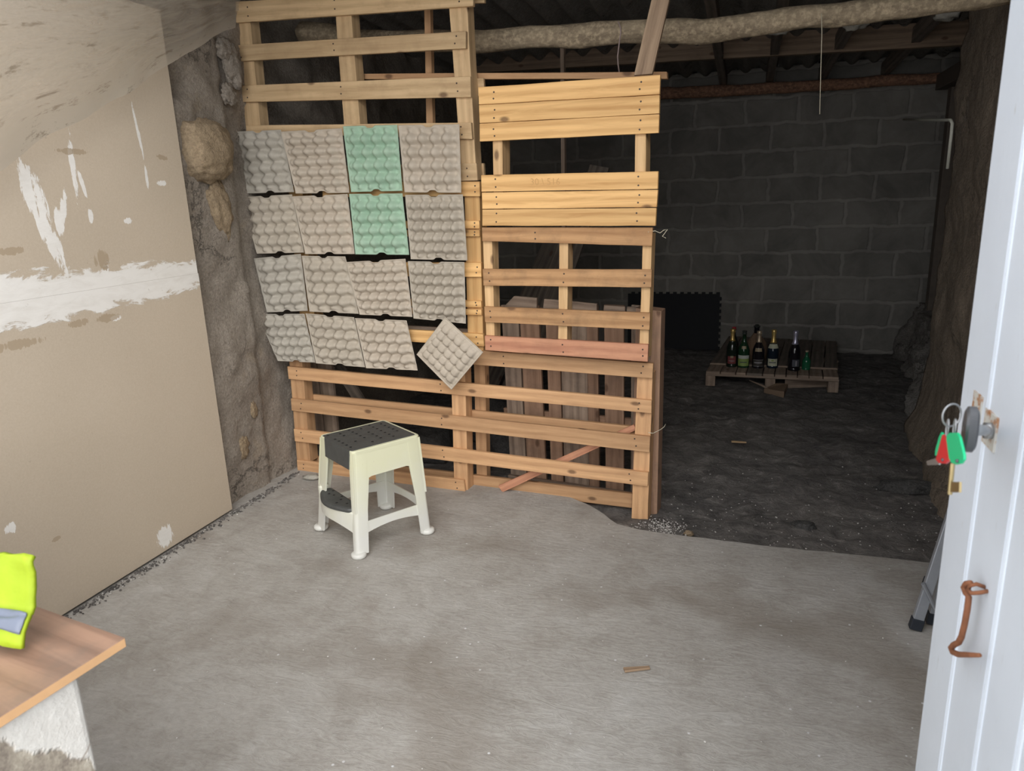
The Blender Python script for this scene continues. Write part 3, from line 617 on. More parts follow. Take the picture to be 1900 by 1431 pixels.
# ------------------------------------------------------------------ egg trays
def tray(px, cols, rows, mat, label, d0=-.055, amp=.038, inv=False, phase=0, notch=True):
    c = [onp(x, y, d0+.012) for x, y in px]; bm = bmesh.new(); s = 16 if inv else 8
    if (c[0]-c[1]).length < .25: pass
    nu, nv = cols*s, rows*s; V = []; sd = random.random()*30
    for i in range(nu+1):
        row = []
        for j in range(nv+1):
            u, v = i/nu, j/nv; uu, vv = u, v
            if notch:
                e = max(0, 1-abs(u-.5)/.09); e = min(1, e*2)
                vv = v+(.035*e*(1-v*6) if v < 1/6 else 0)-(.035*e*(1-(1-v)*6) if v > 5/6 else 0)
            p = c[0].lerp(c[1], uu).lerp(c[3].lerp(c[2], uu), vv)
            ph = math.pi*phase
            a = math.cos(2*math.pi*(u*cols)+ph); b = math.cos(2*math.pi*(v*rows)+ph)
            hgt = (a+b)*.5
            hgt = math.copysign(abs(hgt)**.95, hgt)*.5+.5; hgt = hgt*hgt*(3-2*hgt)
            if inv: hgt = min(1, 1.25*max(0, 1-(1-abs(a))**2*.6-(1-abs(b))**2*.6)); 
            ed = min(u*cols, (1-u)*cols, v*rows, (1-v)*rows); k = min(1, max(0, (ed-.10)/.30))
            hgt = hgt*k+(.15 if ed > .05 else .42)*(1-k)+.04*noise.noise(Vector((u*9, v*9, sd)))
            row.append(bm.verts.new(p-PN*amp*hgt*1.35))
        V.append(row)
    for i in range(nu):
        for j in range(nv): bm.faces.new((V[i][j], V[i][j+1], V[i+1][j+1], V[i+1][j]))
    ctr = (c[0]+c[2])/2
    o = link('egg_tray', bm, mat, smooth=True, origin=ctr); m = o.modifiers.new('pulp_thickness', 'SOLIDIFY'); m.thickness = .003
    return tag(o, label, 'egg tray', 'egg trays fixed to the pallets')
P0, P1, P2 = pulp
TR = [
 (K6([(145, 160), (452, 148), (540, 560), (228, 570)]), 4, 5, P2, 'grey egg tray in the top row, leftmost beside the boulder'),
 (K6([(452, 160), (855, 138), (905, 565), (550, 570)]), 5, 6, P1, 'grey egg tray in the top row between the leftmost tray and the green one'),
 (K6([(862, 125), (1222, 115), (1256, 552), (915, 560)]), 5, 5, pulp_green, 'upper of the two pale green egg trays'),
 (K6([(1228, 118), (1632, 112), (1645, 565), (1270, 562)]), 5, 5, P1, 'grey egg tray in the top row at far right, beside the upper green tray'),
 (K6([(188, 592), (525, 575), (605, 960), (292, 968)]), 5, 5, P0, 'grey egg tray in the second row, leftmost against the clay wall'),
 (K6([(527, 588), (893, 572), (940, 970), (612, 970)]), 5, 5, P1, 'grey egg tray in the second row, just left of the lower green tray'),
 (K6([(903, 572), (1255, 568), (1300, 975), (944, 972)]), 5, 5, pulp_green, 'lower of the two pale green egg trays'),
 (K6([(1272, 578), (1655, 575), (1685, 1012), (1310, 1004)]), 6, 6, P0, 'grey egg tray in the second row, just right of the lower green tray'),
 (K6([(272, 998), (583, 968), (630, 1345), (358, 1355)]), 4, 5, P2, 'grey egg tray in the third row, leftmost against the clay wall'),
 (K6([(588, 980), (878, 985), (966, 1365), (640, 1350)]), 4, 5, P0, 'grey egg tray in the third row, second from the clay wall'),
 (K6([(880, 1022), (1275, 1000), (1322, 1385), (972, 1370)]), 6, 6, P1, 'grey egg tray in the third row, directly below the lower green tray'),
 (K6([(1290, 1016), (1665, 1022), (1675, 1430), (1328, 1395)]), 6, 6, P0, 'grey egg tray in the third row at far right, above the diamond tray'),
 (K7([(282, 110), (585, 108), (655, 420), (415, 410)]), 5, 5, P2, 'grey egg tray in the bottom row, leftmost against the clay wall'),
 (K7([(592, 105), (903, 130), (973, 450), (659, 425)]), 5, 5, P0, 'grey egg tray in the middle of the bottom row'),
 (K7([(907, 135), (1238, 150), (1310, 470), (978, 455)]), 5, 5, P1, 'grey egg tray at the right end of the bottom row'),
]
for i, (q, c_, r_, m_, l_) in enumerate(TR): tray(q, c_, r_, m_, l_)
tray(K7([(1478, 130), (1722, 355), (1518, 597), (1295, 370)]), 3, 3, P1, 'grey egg tray hung cornerwise like a diamond at the lower right of the trays', d0=-.115, inv=True, amp=.02, notch=False)
# ------------------------------------------------------------------ step stool
SO = onz(550+175/4.617, 750+1065/4.617, 0)
SX = Vector((.83, -.557, 0)).normalized(); SY = Vector((-SX.y, SX.x, 0))
st = thing('step_stool', 'off-white plastic two-step stool with dark grey treads, standing on the concrete', 'step stool', SO)
W_, Dp, Z_ = .417, .385, .470
def S(x, y, z): return SO+SX*x+SY*y+Vector((0, 0, z))
def at_z(ix, iy, z, ins=0.):
    """corner position of the tapering body at height z; ix, iy = 0/1"""
    k = z/Z_; x = (0+.045*k if ix == 0 else W_-.045*k); y = (0+.045*k if iy == 0 else Dp-.005*k)
    return x+(ins if ix == 0 else -ins), y+(ins if iy == 0 else -ins)
def leg(ix, iy):
    wx = 1.28 if ix == 0 else .58
    bm = bmesh.new(); rings = []
    zs = [0.012, .05, .12, .2, .28, .36, .43, .463]
    for z in zs:
        k = z/Z_; x, y = at_z(ix, iy, z); sx = 1 if ix == 0 else -1; sy = 1 if iy == 0 else -1
        w_ = .056+.010*k; t_ = .007; r_ = .016
        out = [(w_, 0)]+[(r_-r_*math.sin(a), r_-r_*math.cos(a)) for a in [i*math.pi/2/4 for i in range(5)]]+[(0, w_)]
        inn = [(t_, w_), (t_, t_*1.6), (t_*1.6, t_), (w_, t_)]
        rings.append([bm.verts.new(S(x+sx*(a if a < .03 else a*wx), y+sy*b, z)) for a, b in out+inn])
    n = len(rings[0])
    for i in range(len(rings)-1):
        for k in range(n): bm.faces.new((rings[i][k], rings[i][(k+1) % n], rings[i+1][(k+1) % n], rings[i+1][k]))
    bm.faces.new(rings[0]); bm.faces.new(rings[-1]); o = link('leg', bm, plastic_w, st, True); m = o.modifiers.new('edge', 'EDGE_SPLIT'); m.split_angle = .7
    bm = bmesh.new(); x, y = at_z(ix, iy, 0); sx = 1 if ix == 0 else -1; sy = 1 if iy == 0 else -1
    cx_, cy_ = x+sx*.016, y+sy*.016
    pr = [(.030, 0), (.034, .006), (.034, .016), (.028, .022)]
    rg = [[bm.verts.new(S(cx_+r0*math.cos(a*math.pi/10), cy_+r0*math.sin(a*math.pi/10), z)) for a in range(20)] for r0, z in pr]
    for i in range(3):
        for k in range(20): bm.faces.new((rg[i][k], rg[i][(k+1) % 20], rg[i+1][(k+1) % 20], rg[i+1][k]))
    bm.faces.new(rg[0]); bm.faces.new(rg[-1]); link('foot', bm, plastic_w, o if False else st, True)
for ix in (0, 1):
    for iy in (0, 1): leg(ix, iy)
# wall panel between two corners with an arched lower edge
def apron(name, c0, c1, zt, fn, th=.006, n=24, inw=(0, 0)):
    bm = bmesh.new(); R0 = []
    for i in range(n+1):
        u = i/n; zl = fn(u); col = []
        for z in (zt, zl):
            a = at_z(*c0, z); b = at_z(*c1, z); x = a[0]+(b[0]-a[0])*u; y = a[1]+(b[1]-a[1])*u
            col.append(bm.verts.new(S(x+inw[0]*.0008, y+inw[1]*.0008, z))); col.append(bm.verts.new(S(x+inw[0]*th, y+inw[1]*th, z)))
        R0.append(col)
    for i in range(n):
        A, B = R0[i], R0[i+1]
        for a, b in ((0, 2), (2, 3), (3, 1), (1, 0)): bm.faces.new((A[a], B[a], B[b], A[b]))
    for A in (R0[0], R0[-1]): bm.faces.new((A[0], A[2], A[3], A[1]))
    return link(name, bm, plastic_w, st)
def arch(zm, w=.17, r=.05, zend=.2):
    def f(u):
        e = min(u, 1-u)
        if e < w: return zend
        k = min(1, (e-w)/r); return zend+(zm-zend)*math.sqrt(max(0, 1-(1-k)**2))
    return f
apron('side_apron', (1, 0), (1, 1), .46, arch(.345), inw=(-1, 0))
apron('side_apron', (0, 0), (0, 1), .46, arch(.345), inw=(1, 0))
apron('rear_apron', (0, 1), (1, 1), .46, arch(.385), inw=(0, -1))
def rail(name, c0, c1, z0, z1, bow, inw, th=.006, n=16):
    bm = bmesh.new(); R0 = []
    for i in range(n+1):
        u = .045+.91*i/n; s_ = (1-math.sin(math.pi*u))*bow; lo = z0-s_*.9; hi = z1
        col = []
        for z in (hi, lo):
            a = at_z(*c0, z); b = at_z(*c1, z); x = a[0]+(b[0]-a[0])*u; y = a[1]+(b[1]-a[1])*u
            col.append(bm.verts.new(S(x+inw[0]*.0035, y+inw[1]*.0035, z))); col.append(bm.verts.new(S(x+inw[0]*(.0035+th), y+inw[1]*(.0035+th), z)))
        R0.append(col)
    for i in range(n):
        A, B = R0[i], R0[i+1]
        for a, b in ((0, 2), (2, 3), (3, 1), (1, 0)): bm.faces.new((A[a], B[a], B[b], A[b]))
    for A in (R0[0], R0[-1]): bm.faces.new((A[0], A[2], A[3], A[1]))
    return link(name, bm, plastic_w, st)
rail('brace', (1, 0), (1, 1), .115, .150, .03, (-1, 0)); rail('brace', (0, 0), (0, 1), .115, .150, .03, (1, 0)); rail('brace', (0, 1), (1, 1), .115, .150, .03, (0, -1))
# rounded slabs in stool coordinates
def rslab(bm, x0, x1, y0, y1, z0, z1, r, front=0., e=.008, n=6):
    pts = []
    for cx_, cy_, a0 in ((x1-r, y1-r, 0), (x0+r, y1-r, 90), (x0+r, y0+r, 180), (x1-r, y0+r, 270)):
        for k in range(n+1):
            a = math.radians(a0+90*k/n); pts.append([cx_+r*math.cos(a), cy_+r*math.sin(a)])
        if a0 == 180:
            for k in range(1, 12): pts.append([x0+r+(x1-x0-2*r)*k/12, y0])
    for p in pts:
        if front and p[1] < (y0+y1)/2: p[1] -= front*math.sin(math.pi*min(1, max(0, (p[0]-x0)/(x1-x0))))
    cx_ = (x0+x1)/2; cy_ = (y0+y1)/2; rings = []
    for s, z in ((0, z0), (0, z1-e), (e*.3, z1-e*.3), (e, z1)):
        rings.append([bm.verts.new(S(p[0]+(s if p[0] < cx_ else -s), p[1]+(s if p[1] < cy_ else -s), z)) for p in pts])
    m_ = len(pts)
    for i in range(3):
        for k in range(m_): bm.faces.new((rings[i][k], rings[i][(k+1) % m_], rings[i+1][(k+1) % m_], rings[i+1][k]))
    bm.faces.new(rings[0]); bm.faces.new(rings[-1])
bm = bmesh.new(); rslab(bm, .043, W_-.043, .043, Dp-.003, .452, Z_, .02, e=.004); link('top_step', bm, plastic_w, st)
bm = bmesh.new(); rslab(bm, .064, W_-.058, .047, Dp-.018, .456, Z_+.003, .008, e=.003)
# front lip of the tread folding down
hexa(bm, [S(.104, .0405, .4735), S(W_-.070, .0405, .4735), S(W_-.074, .034, .385), S(.108, .034, .385)], [S(.104, .060, .4735), S(W_-.070, .060, .4735), S(W_-.074, .050, .385), S(.108, .050, .385)])
for i in range(7):
    for j in range(6):
        if random.random() < .1: continue
        x = .095+i*(W_-.19)/6+(.012 if j % 2 else -.006); y = .065+j*(Dp-.12)/5
        if x > W_-.085: continue
        vs = [bm.verts.new(S(x+.0065*math.cos(a*math.pi/4), y+.0065*math.sin(a*math.pi/4), Z_+.0046)) for a in range(8)]
        bm.faces.new(vs).material_index = 1
tp = link('top_tread', bm, [rubber, rubber_hole], st); tp['label'] = 'dark grey ribbed rubber tread'
# lower step, bulging forward between the two front legs
bm = bmesh.new(); rslab(bm, .030, W_-.030, .022, .070, .150, .200, .02, front=.05, e=.008); link('lower_step', bm, plastic_w, st)
bm = bmesh.new(); rslab(bm, .062, W_-.052, .012, .066, .196, .215, .016, front=.048, e=.010); 
for x, y in ((.12, .05), (.17, .03), (.21, .05), (.26, .0), (.30, .03), (.14, .02), (.24, .03)):
    vs = [bm.verts.new(S(x+.0065*math.cos(a*math.pi/4), y+.0065*math.sin(a*math.pi/4), .2156)) for a in range(8)]; bm.faces.new(vs).material_index = 1
lp_ = link('lower_tread', bm, [rubber, rubber_hole], st); lp_['label'] = 'dark grey rubber tread with a rounded front'
# curved apron below the lower step
bm = bmesh.new(); R0 = []
for i in range(21):
    u = i/20; x = .02+(W_-.04)*u; yb = .022-.05*math.sin(math.pi*min(1, max(0, (x-.03)/(W_-.06)))); zl = .150-.05*(1-math.sin(math.pi*u))**1.3
    R0.append([bm.verts.new(S(x, yb, .165)), bm.verts.new(S(x, yb+.006, .165)), bm.verts.new(S(x, yb, zl-.012)), bm.verts.new(S(x, yb+.006, zl-.012))])
for i in range(20):
    A, B = R0[i], R0[i+1]
    for a, b in ((0, 2), (2, 3), (3, 1), (1, 0)): bm.faces.new((A[a], B[a], B[b], A[b]))
link('step_apron', bm, plastic_w, st)
# cheeks rising beside the lower tread to the legs
for x in (.030,):
    bm = bmesh.new(); rslab(bm, x, x+.032, .012, .062, .18, .232, .012, e=.01); link('step_cheek', bm, plastic_w, st)
# ------------------------------------------------------------------ roof timbers
def log(px, y, rad, mat, label, nm='log'):
    P = [ony(a, b, y) for a, b in px]; pts = []
    n = 50
    for i in range(n+1):
        k = i/n*(len(P)-1); a = min(int(k), len(P)-2); f = k-a; f = f*f*(3-2*f)*.4+f*.6
        p = P[a].lerp(P[a+1], f); pts.append(p+Vector((0, .01*fbm((p.x*2, 1, 0), 2), .012*fbm((p.x*2, 0, 3), 3))))
    rr = [rad*(1-.20*i/n)*(1+.10*fbm((p.x*2.3, 5, 5), 3)) for i, p in enumerate(pts)]
    bm = bmesh.new(); tube(bm, pts, rr, 20, jit=.18, seed=3)
    return tag(link(nm, bm, mat, smooth=True, origin=pts[n//2]), label, 'log')
log([(560, 62), (700, 78), (870, 76), (1060, 66), (1180, 58), (1300, 58), (1400, 45), (1466, 36), (1560, 27), (1700, 12), (1880, -16)], 3.75, .056, bark_m, 'rough bark-covered log spanning the room under the roof, behind the slanting plank')
log([(1100, 172), (1250, 173), (1400, 166), (1550, 157), (1700, 146), (1790, 143)], 7.28, .052, bark_red, 'reddish stripped log lying along the top of the block wall')
def beam(name, a, b, w_, h_, mat, label, cat='beam', group=None, up=(0, 0, 1)):
    a, b = Vector(a), Vector(b); t_ = (b-a).normalized(); sd_ = t_.cross(Vector(up)).normalized(); u_ = sd_.cross(t_)
    o = board3(name, None, [a-sd_*w_/2+u_*h_/2, b-sd_*w_/2+u_*h_/2, b-sd_*w_/2-u_*h_/2, a-sd_*w_/2-u_*h_/2], sd_*w_, mat, origin=(a+b)/2, wob=.004)
    return tag(o, label, cat, group)
pa = ony(1320, 90, 6.2); pb = ony(1745, 64, 6.2)
dirp = (pb-pa)/(pb.x-pa.x)
beam('purlin', pa+dirp*(-2.1), pb+dirp*.35, .06, .16, wood_purlin, 'brown squared roof beam crossing the dark room beyond the log')
for x, pl in ((-.235, 'behind the slanting plank'), (.16, 'left'), (.60, 'middle'), (1.10, 'right')):
    a = Vector((x, 1.7, roofz(1.7)-.055)); b = Vector((x, 7.42, roofz(7.42)-.062))
    lab = {'': 'dark rafter running back under the roof, lost in the gloom behind the pallets', 'behind the slanting plank': 'dark rafter just right of the slanting plank', 'left': 'dark rafter hung under the brown beam, leftmost with a pale mortar lump', 'middle': 'dark rafter hung under the brown beam, left of the corner one', 'right': 'dark rafter nearest the right wall corner'}[pl]
    if not pl: a.z += .01
    th_ = thing('rafter', lab, 'rafter', a, 'rafters under the roof')
    sd_ = Vector((1, 0, 0)); tdir = (b-a).normalized(); u_ = sd_.cross(tdir)
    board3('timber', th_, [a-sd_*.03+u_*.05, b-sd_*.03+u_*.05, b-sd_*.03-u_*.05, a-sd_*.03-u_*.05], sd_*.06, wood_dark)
    if pl in ('left', 'middle', 'right'):
        bm = bmesh.new(); bmesh.ops.create_icosphere(bm, subdivisions=3, radius=1)
        for v in bm.verts: n = v.co.normalized(); v.co = Vector((n.x*.07, n.y*.05, n.z*(.025 if pl == 'left' else .038)))*(1+.5*fbm((n.x*2+x*9, n.y*2, n.z*2), 4))+Vector((x, 5.3, roofz(5.3)-.135))
        m_ = link('mortar_lump', bm, lump_m, th_, True); m_['label'] = 'pale crumbling mortar lump under the rafter'
# cable, string, conduit, twine
def wire(name, pts, r, mat, label, cat, origin=None, n=6):
    bm = bmesh.new(); tube(bm, pts, r, n); return tag(link(name, bm, mat, smooth=True, origin=pts[0] if origin is None else origin), label, cat)
wire('cable', [ony(a, b, 3.68) for a, b in ((1147, 40), (1151, 50), (1152, 60), (1149, 80), (1146, 105), (1147, 120), (1149, 134))], .0035, cable_m, 'thin pinkish cable hanging from the log left of the slanting plank', 'cable')
wire('string', [ony(a, b, 3.67) for a, b in ((1524, 25), (1525, 60), (1523, 130), (1521, 212))], .0018, twine_m, 'thin yellowish string hanging from the log in front of the block wall', 'string')
c1 = ony(1764, 223, 4.96); c0 = c1+Vector((-.04, 1.9, .0)); c0 = ony(1677, 222, 6.6)
pts = [c0, c0.lerp(c1, .5), c0.lerp(c1, .93), c1, ony(1767, 229, 4.95), ony(1765, 250, 4.95), ony(1758, 313, 4.98)]
wire('conduit', pts, .009, pvc, 'white plastic conduit bent square at the edge of the right wall', 'conduit', n=10)
a = onp(1216, 430, -.06)
wire('twine', [a+Vector(v) for v in ((-.03, -.012, 0), (0, -.01, .004), (.02, 0, -.006), (.035, 0, .006), (.05, .01, .008))]+[a+Vector((.03, .0, -.02)), a+Vector((.045, 0, -.028))], .0016, twine_m, 'frayed pale twine end tied at the top right corner of the brown pallet', 'twine')
a = onp(1214, 796, .05)
wire('twine', [a+Vector(v) for v in ((-.02, -.06, .0), (.0, -.055, -.004), (.03, -.02, .004), (.045, 0, .012), (.05, .02, .02))], .0016, twine_m, 'pale twine end tied to the lower right post of the wide bottom pallet', 'twine')
# ------------------------------------------------------------------ foam mat at the back wall
bm = bmesh.new(); x0, x1, zb, zt = -1.1, -.20, -.05, .51; out = []
nt = 13
for k in range(nt*2):      # top jigsaw edge
    xa = x0+(x1-x0)*k/(nt*2); xb = x0+(x1-x0)*(k+1)/(nt*2); z = zt+(.018 if k % 2 else 0); out += [(xa, z), (xb, z)]
nv = 9
for k in range(nv*2):
    za = zt-(zt-zb)*k/(nv*2); z2 = zt-(zt-zb)*(k+1)/(nv*2); x = x1+(.018 if k % 2 else 0); out += [(x, za), (x, z2)]
out += [(x1, zb), (x0, zb)]
cl = []
for p in out:
    if not cl or (abs(p[0]-cl[-1][0])+abs(p[1]-cl[-1][1])) > 1e-5: cl.append(p)
fv = [bm.verts.new((x, 7.405, z)) for x, z in cl]; f = bm.faces.new(fv)
rr = bmesh.ops.extrude_face_region(bm, geom=[f]); bmesh.ops.translate(bm, vec=(0, .02, 0), verts=[v for v in rr['geom'] if isinstance(v, bmesh.types.BMVert)])
tag(link('foam_mat', bm, foam, origin=(-.6, 7.4, -.05)), 'black foam mat with jigsaw edges leaning upright on the block wall', 'foam mat')
# ------------------------------------------------------------------ low pallet with bottles
ZT = .085
f0, f1 = [onz(x, y, ZT-.012) for x, y in KB([(128, 712), (1752, 788)])]
m0, m1 = [onz(x, y, ZT-.012) for x, y in KB([(182, 625), (1728, 690)])]
b0, b1 = [onz(x, y, ZT) for x, y in KB([(405, 285), (1722, 350)])]
lpal = thing('pallet', 'low old pallet lying flat on the earth floor, carrying the bottles', 'pallet', (f0+f1)/2+Vector((0, .6, -.13)))
def hb(name, q, th, mat, par=lpal):
    return board3(name, par, q, Vector((0, 0, -th)), mat, wob=.002)
hx = lambda P, Q, k: P.lerp(Q, k)
ks = [0, .115, .235, .315, .44, .53, .615, .70, .785, .885, 1]
for i in range(len(ks)-1):
    g = .004; q = [hx(f0, f1, ks[i]+g), hx(f0, f1, ks[i+1]-g), hx(m0, m1, ks[i+1]-g), hx(m0, m1, ks[i]+g)]
    hb('deck_board', q, .02, wood_old if i != 3 else wood_dark)
ks = [0, .13, .27, .41, .54, .67, .79, .90, 1]
up = Vector((0, 0, .012))
for i in range(len(ks)-1):
    g = .004; q = [hx(m0, m1, ks[i]+g)+up, hx(m0, m1, ks[i+1]-g)+up, hx(b0, b1, ks[i+1]-g), hx(b0, b1, ks[i]+g)]
    hb('deck_board', q, .02, wood_dark)
e0 = m0+Vector((0, -.012, .011)); e1 = m1+Vector((0, -.012, .011))
board3('edge_strip', lpal, [e0, e1, e1-Vector((0, 0, .018)), e0-Vector((0, 0, .018))], Vector((0, .02, 0)), wood_old)
for t_, (A, B) in enumerate(((f0, f1), (hx(f0, b0, .5), hx(f1, b1, .5)), (b0, b1))):
    z = .052 if t_ == 0 else .060
    A = Vector((A.x, A.y+.004 if t_ == 0 else A.y-.05, z)); B = Vector((B.x, B.y+.004 if t_ == 0 else B.y-.05, z)); D2 = Vector((0, .09, 0))
    board3('stringer_board', lpal, [A, B, B+D2, A+D2], Vector((0, 0, -.018)), wood_old)
    for k in (0, .5, 1):
        c = A.lerp(B, k); w_ = .075; x0 = c.x if k == 0 else (c.x-w_/2 if k == .5 else c.x-w_)
        board3('block', lpal, [(x0, c.y+.002, .033), (x0+w_, c.y+.002, .033), (x0+w_, c.y+.002, -.052), (x0, c.y+.002, -.052)], Vector((0, .085, 0)), wood_old, seg=2)
# broken wood under the front
bm = bmesh.new(); q = [onz(x, y, .0) for x, y in KB([(1090, 850), (1612, 818)])]
o = board3('broken_plank', None, [q[0]+Vector((0, 0, .03)), q[1]+Vector((0, 0, .03)), q[1]+Vector((0, 0, -.06)), q[0]+Vector((0, 0, -.05))], Vector((0, .025, 0)), wood_old, origin=q[0]); tag(o, 'grey broken plank lying under the right half of the bottle pallet', 'plank'); bm.free()
q = [onz(x, y, -.02)+Vector((0, -.07, 0)) for x, y in KB([(830, 900), (985, 850), (1125, 845), (1075, 960)])]
bm = bmesh.new(); hexa(bm, [p+Vector((0, 0, .004+.012*(i_ % 2))) for i_, p in enumerate(q)], [Vector((p.x, p.y, -.055)) for p in q]); bevel(tag(link('wood_offcut', bm, wood_purlin, origin=q[0]), 'split light wood chunk in front of the middle block of the bottle pallet', 'wood offcut'), .006)
sp0 = onz(*KB([(660, 825)])[0], .02); sp1 = onz(*KB([(985, 985)])[0], -.045)
wire('splinter', [sp0, sp0.lerp(sp1, .5)+Vector((0, 0, .008)), sp1], [.004, .009, .003], wood_old, 'long thin splinter jutting from the chunk under the bottle pallet', 'splinter')
# ---- bottles
def bottle(px, z, h, r, body, cap, capz, label, parts, shoulder=.55, neck=.0155, loc=None, name='wine_bottle', bead=True):
    c = onz(*KB([px])[0], z) if loc is None else Vector(loc)
    t = thing(name, label, 'bottle', c, 'bottles on the low pallet')
    bm = bmesh.new(); prof = [(r*.86, 0), (r, .006)]
    for k in range(7): prof.append((r, .006+(h*(shoulder-.12))*k/6))
    for k in range(1, 12):
        s = k/11; prof.append((neck+(r-neck)*(1-(s*s*(3-2*s)))**.9 if s < 1 else neck, h*(shoulder-.12)+.006+h*.34*s))
    prof += [(neck*.97, h*.9), (neck*1.2, h*.905), (neck*1.2, h*.93), (neck, h*.935), (neck, h*.985)]
    lathe(bm, prof, c); link('body', bm, body, t, True)
    if cap:
        bm = bmesh.new(); pr = []
        for k in range(9):
            zz = capz*h+(h-capz*h)*k/8
            rr_ = float(np.interp(zz, [p[1] for p in prof], [p[0] for p in prof]))+.0015
            if bead and k >= 6: rr_ = neck*1.25
            pr.append((rr_, zz))
        pr += [(neck*.8, h*1.008), (.0001, h*1.012)]
        lathe(bm, pr, c); link('capsule', bm, cap, t, True)
    to = (Vector((0, 0, 0))-c); az = math.atan2(to.y, to.x)
    for nm, mat, z0, z1, wdt, *off in parts:        # wrapped labels facing the room
        bm = bmesh.new(); n = 14; V = []
        for i in range(n+1):
            a = az+(off[0] if off else 0)+(i/n-.5)*wdt
            ext = 0
            row = []
            for zz in (z0*h, z1*h):
                rr_ = float(np.interp(zz, [p[1] for p in prof], [p[0] for p in prof]))+(.0008 if len(off) < 2 else off[1])
                row.append(bm.verts.new(c+Vector((rr_*math.cos(a), rr_*math.sin(a), zz))))
            V.append(row)
        for i in range(n): bm.faces.new((V[i][0], V[i+1][0], V[i+1][1], V[i][1]))
        link(nm, bm, mat, t, True)
    return t
zb = ZT-.012
bottle((440, 655), zb, .315, .044, g_dark, foil_gold, .69, 'champagne bottle with gold foil neck and red label, leftmost in the front row', [('paper_label', lab_red, .10, .30, 1.6), ('emblem', lab_tan, .26, .31, .5, 0, .0016), ('lettering', lab_grey, .17, .185, 1.1, 0, .0016)])
bottle((582, 663), zb, .305, .047, g_green, foil_blk, .90, 'green wine bottle with a lime and white label, second from the left in front', [('paper_label', lab_green, .06, .26, 2.1), ('white_band', lab_white, .26, .35, 2.1), ('lettering', lab_dk, .15, .175, 1.2, 0, .0016), ('medallion', lab_tan, .53, .60, .9, 0, .001)])
bottle((760, 670), zb, .305, .047, g_blk, foil_pale, .70, 'black champagne bottle with black label and pale gold neck, in front of the wicker bottle', [('paper_label', lab_blk, .07, .24, 1.9), ('top_line', lab_grey, .235, .245, 1.9, 0, .0014), ('bottom_line', lab_grey, .065, .073, 1.9, 0, .0014), ('lettering', lab_grey, .15, .185, 1.4, 0, .0016), ('medallion', lab_tan, .47, .56, 1.2, 0, .001)])
bottle((935, 670), zb, .315, .045, g_blue, foil_gold, .66, 'champagne bottle with gold neck and cream label, in the middle of the row', [('paper_label', lab_cream, .07, .26, 1.8), ('lettering', lab_dk, .15, .175, 1.2, 0, .0016), ('crest', lab_green, .2, .235, .4, 0, .0016), ('neck_label', lab_cream, .53, .64, 2.4, 0, .0012)])
bottle((1195, 702), zb, .32, .046, g_blk, foil_silver, .67, 'dark champagne bottle with silver foil neck, standing alone right of the row', [('paper_label', lab_dk, .12, .30, 1.3, .35), ('lettering', lab_grey, .14, .27, .25, .35, .0016)])
bottle((1345, 692), zb, .155, .033, g_em, foil_pale, .94, 'small emerald green bottle at the right end of the row', [], shoulder=.5, neck=.012, bead=False, name='small_bottle')
p = ony(*KB([(475, 178)])[0], 6.42); bottle(None, 0, p.z-ZT, .042, g_dark, foil_red, .93, 'dark bottle with a red cap hiding behind the leftmost champagne bottle', [('paper_label', lab_white, .38, .44, .6, -.5)], loc=(p.x, p.y, ZT), bead=False)
# wicker covered bottle
p = ony(*KB([(738, 145)])[0], 6.42); c = Vector((p.x+.01, p.y, ZT)); h = p.z-ZT
t = thing('wicker_bottle', 'tall bottle with a dark stopper and woven wicker cover, behind the front row', 'bottle', c)
bm = bmesh.new(); lathe(bm, [(.07, 0), (.088, .03*h), (.095, .2*h), (.09, .40*h), (.072, .54*h), (.048, .64*h), (.033, .72*h), (.027, .76*h)], c, 32); link('wicker_cover', bm, wicker, t, True)
bm = bmesh.new(); lathe(bm, [(.024, h*.74), (.021, h*.84), (.020, h*.90), (.023, h*.91), (.023, h*.93), (.018, h*.95)], c, 20); link('neck', bm, g_blk, t, True)
bm = bmesh.new(); lathe(bm, [(.020, h*.93), (.027, h*.935), (.027, h*.965), (.018, h*.97), (.015, h)], c, 20); link('stopper', bm, foil_blk, t, True)
# ------------------------------------------------------------------ floor litter
def scatter(name, n, fn, s0, s1, mat, label, cat, seed):
    rnd = random.Random(seed); bm = bmesh.new()
    for _ in range(n):
        x, y, z = fn(rnd); s = rnd.uniform(s0, s1); R = Matrix.Rotation(rnd.random()*6, 3, 'Z') @ Matrix.Rotation(rnd.random()*1, 3, 'X')
        box(bm, (x, y, z+s*.2), (s*rnd.uniform(.6, 1.6), s, s*.6), R)
    o = link(name, bm, mat, origin=(fn(rnd))); return tag(o, label, cat, kind='stuff')
def f1_(r): a = r.gauss(0, 1); return (-.33+r.gauss(0, .05)+.02, 3.20+r.gauss(0, .045), -.028+.0*a)
scatter('white_grit', 300, f1_, .0015, .005, grit_m, 'small heap of white grit on the earth at the foot of the right post', 'grit', 1)
def f2_(r): y = r.uniform(1.2, 3.4); return (-2.43+abs(r.gauss(0, .03))+.004, y, .002)
scatter('wall_grit', 220, f2_, .0015, .005, grit_m, 'pale grit strewn along the foot of the plasterboard', 'grit', 2)
def f2b(r): y = r.uniform(1.2, 3.4); return (-2.43+abs(r.gauss(0, .022))+.004, y, .0015)
scatter('dark_crumbs', 700, f2b, .003, .008, earth_m, 'dark crumbs of dirt along the foot of the plasterboard', 'dirt', 9)
def f3_(r): return (r.uniform(-2.2, .8), r.uniform(1.2, 3.0), .0)
scatter('floor_crumbs', 120, f3_, .0015, .004, grit_m, 'scattered pale crumbs over the concrete floor', 'crumbs', 3)
def f4_(r): return (r.uniform(-.3, 1.0), 3.1+abs(r.gauss(0, .5)), -.045)
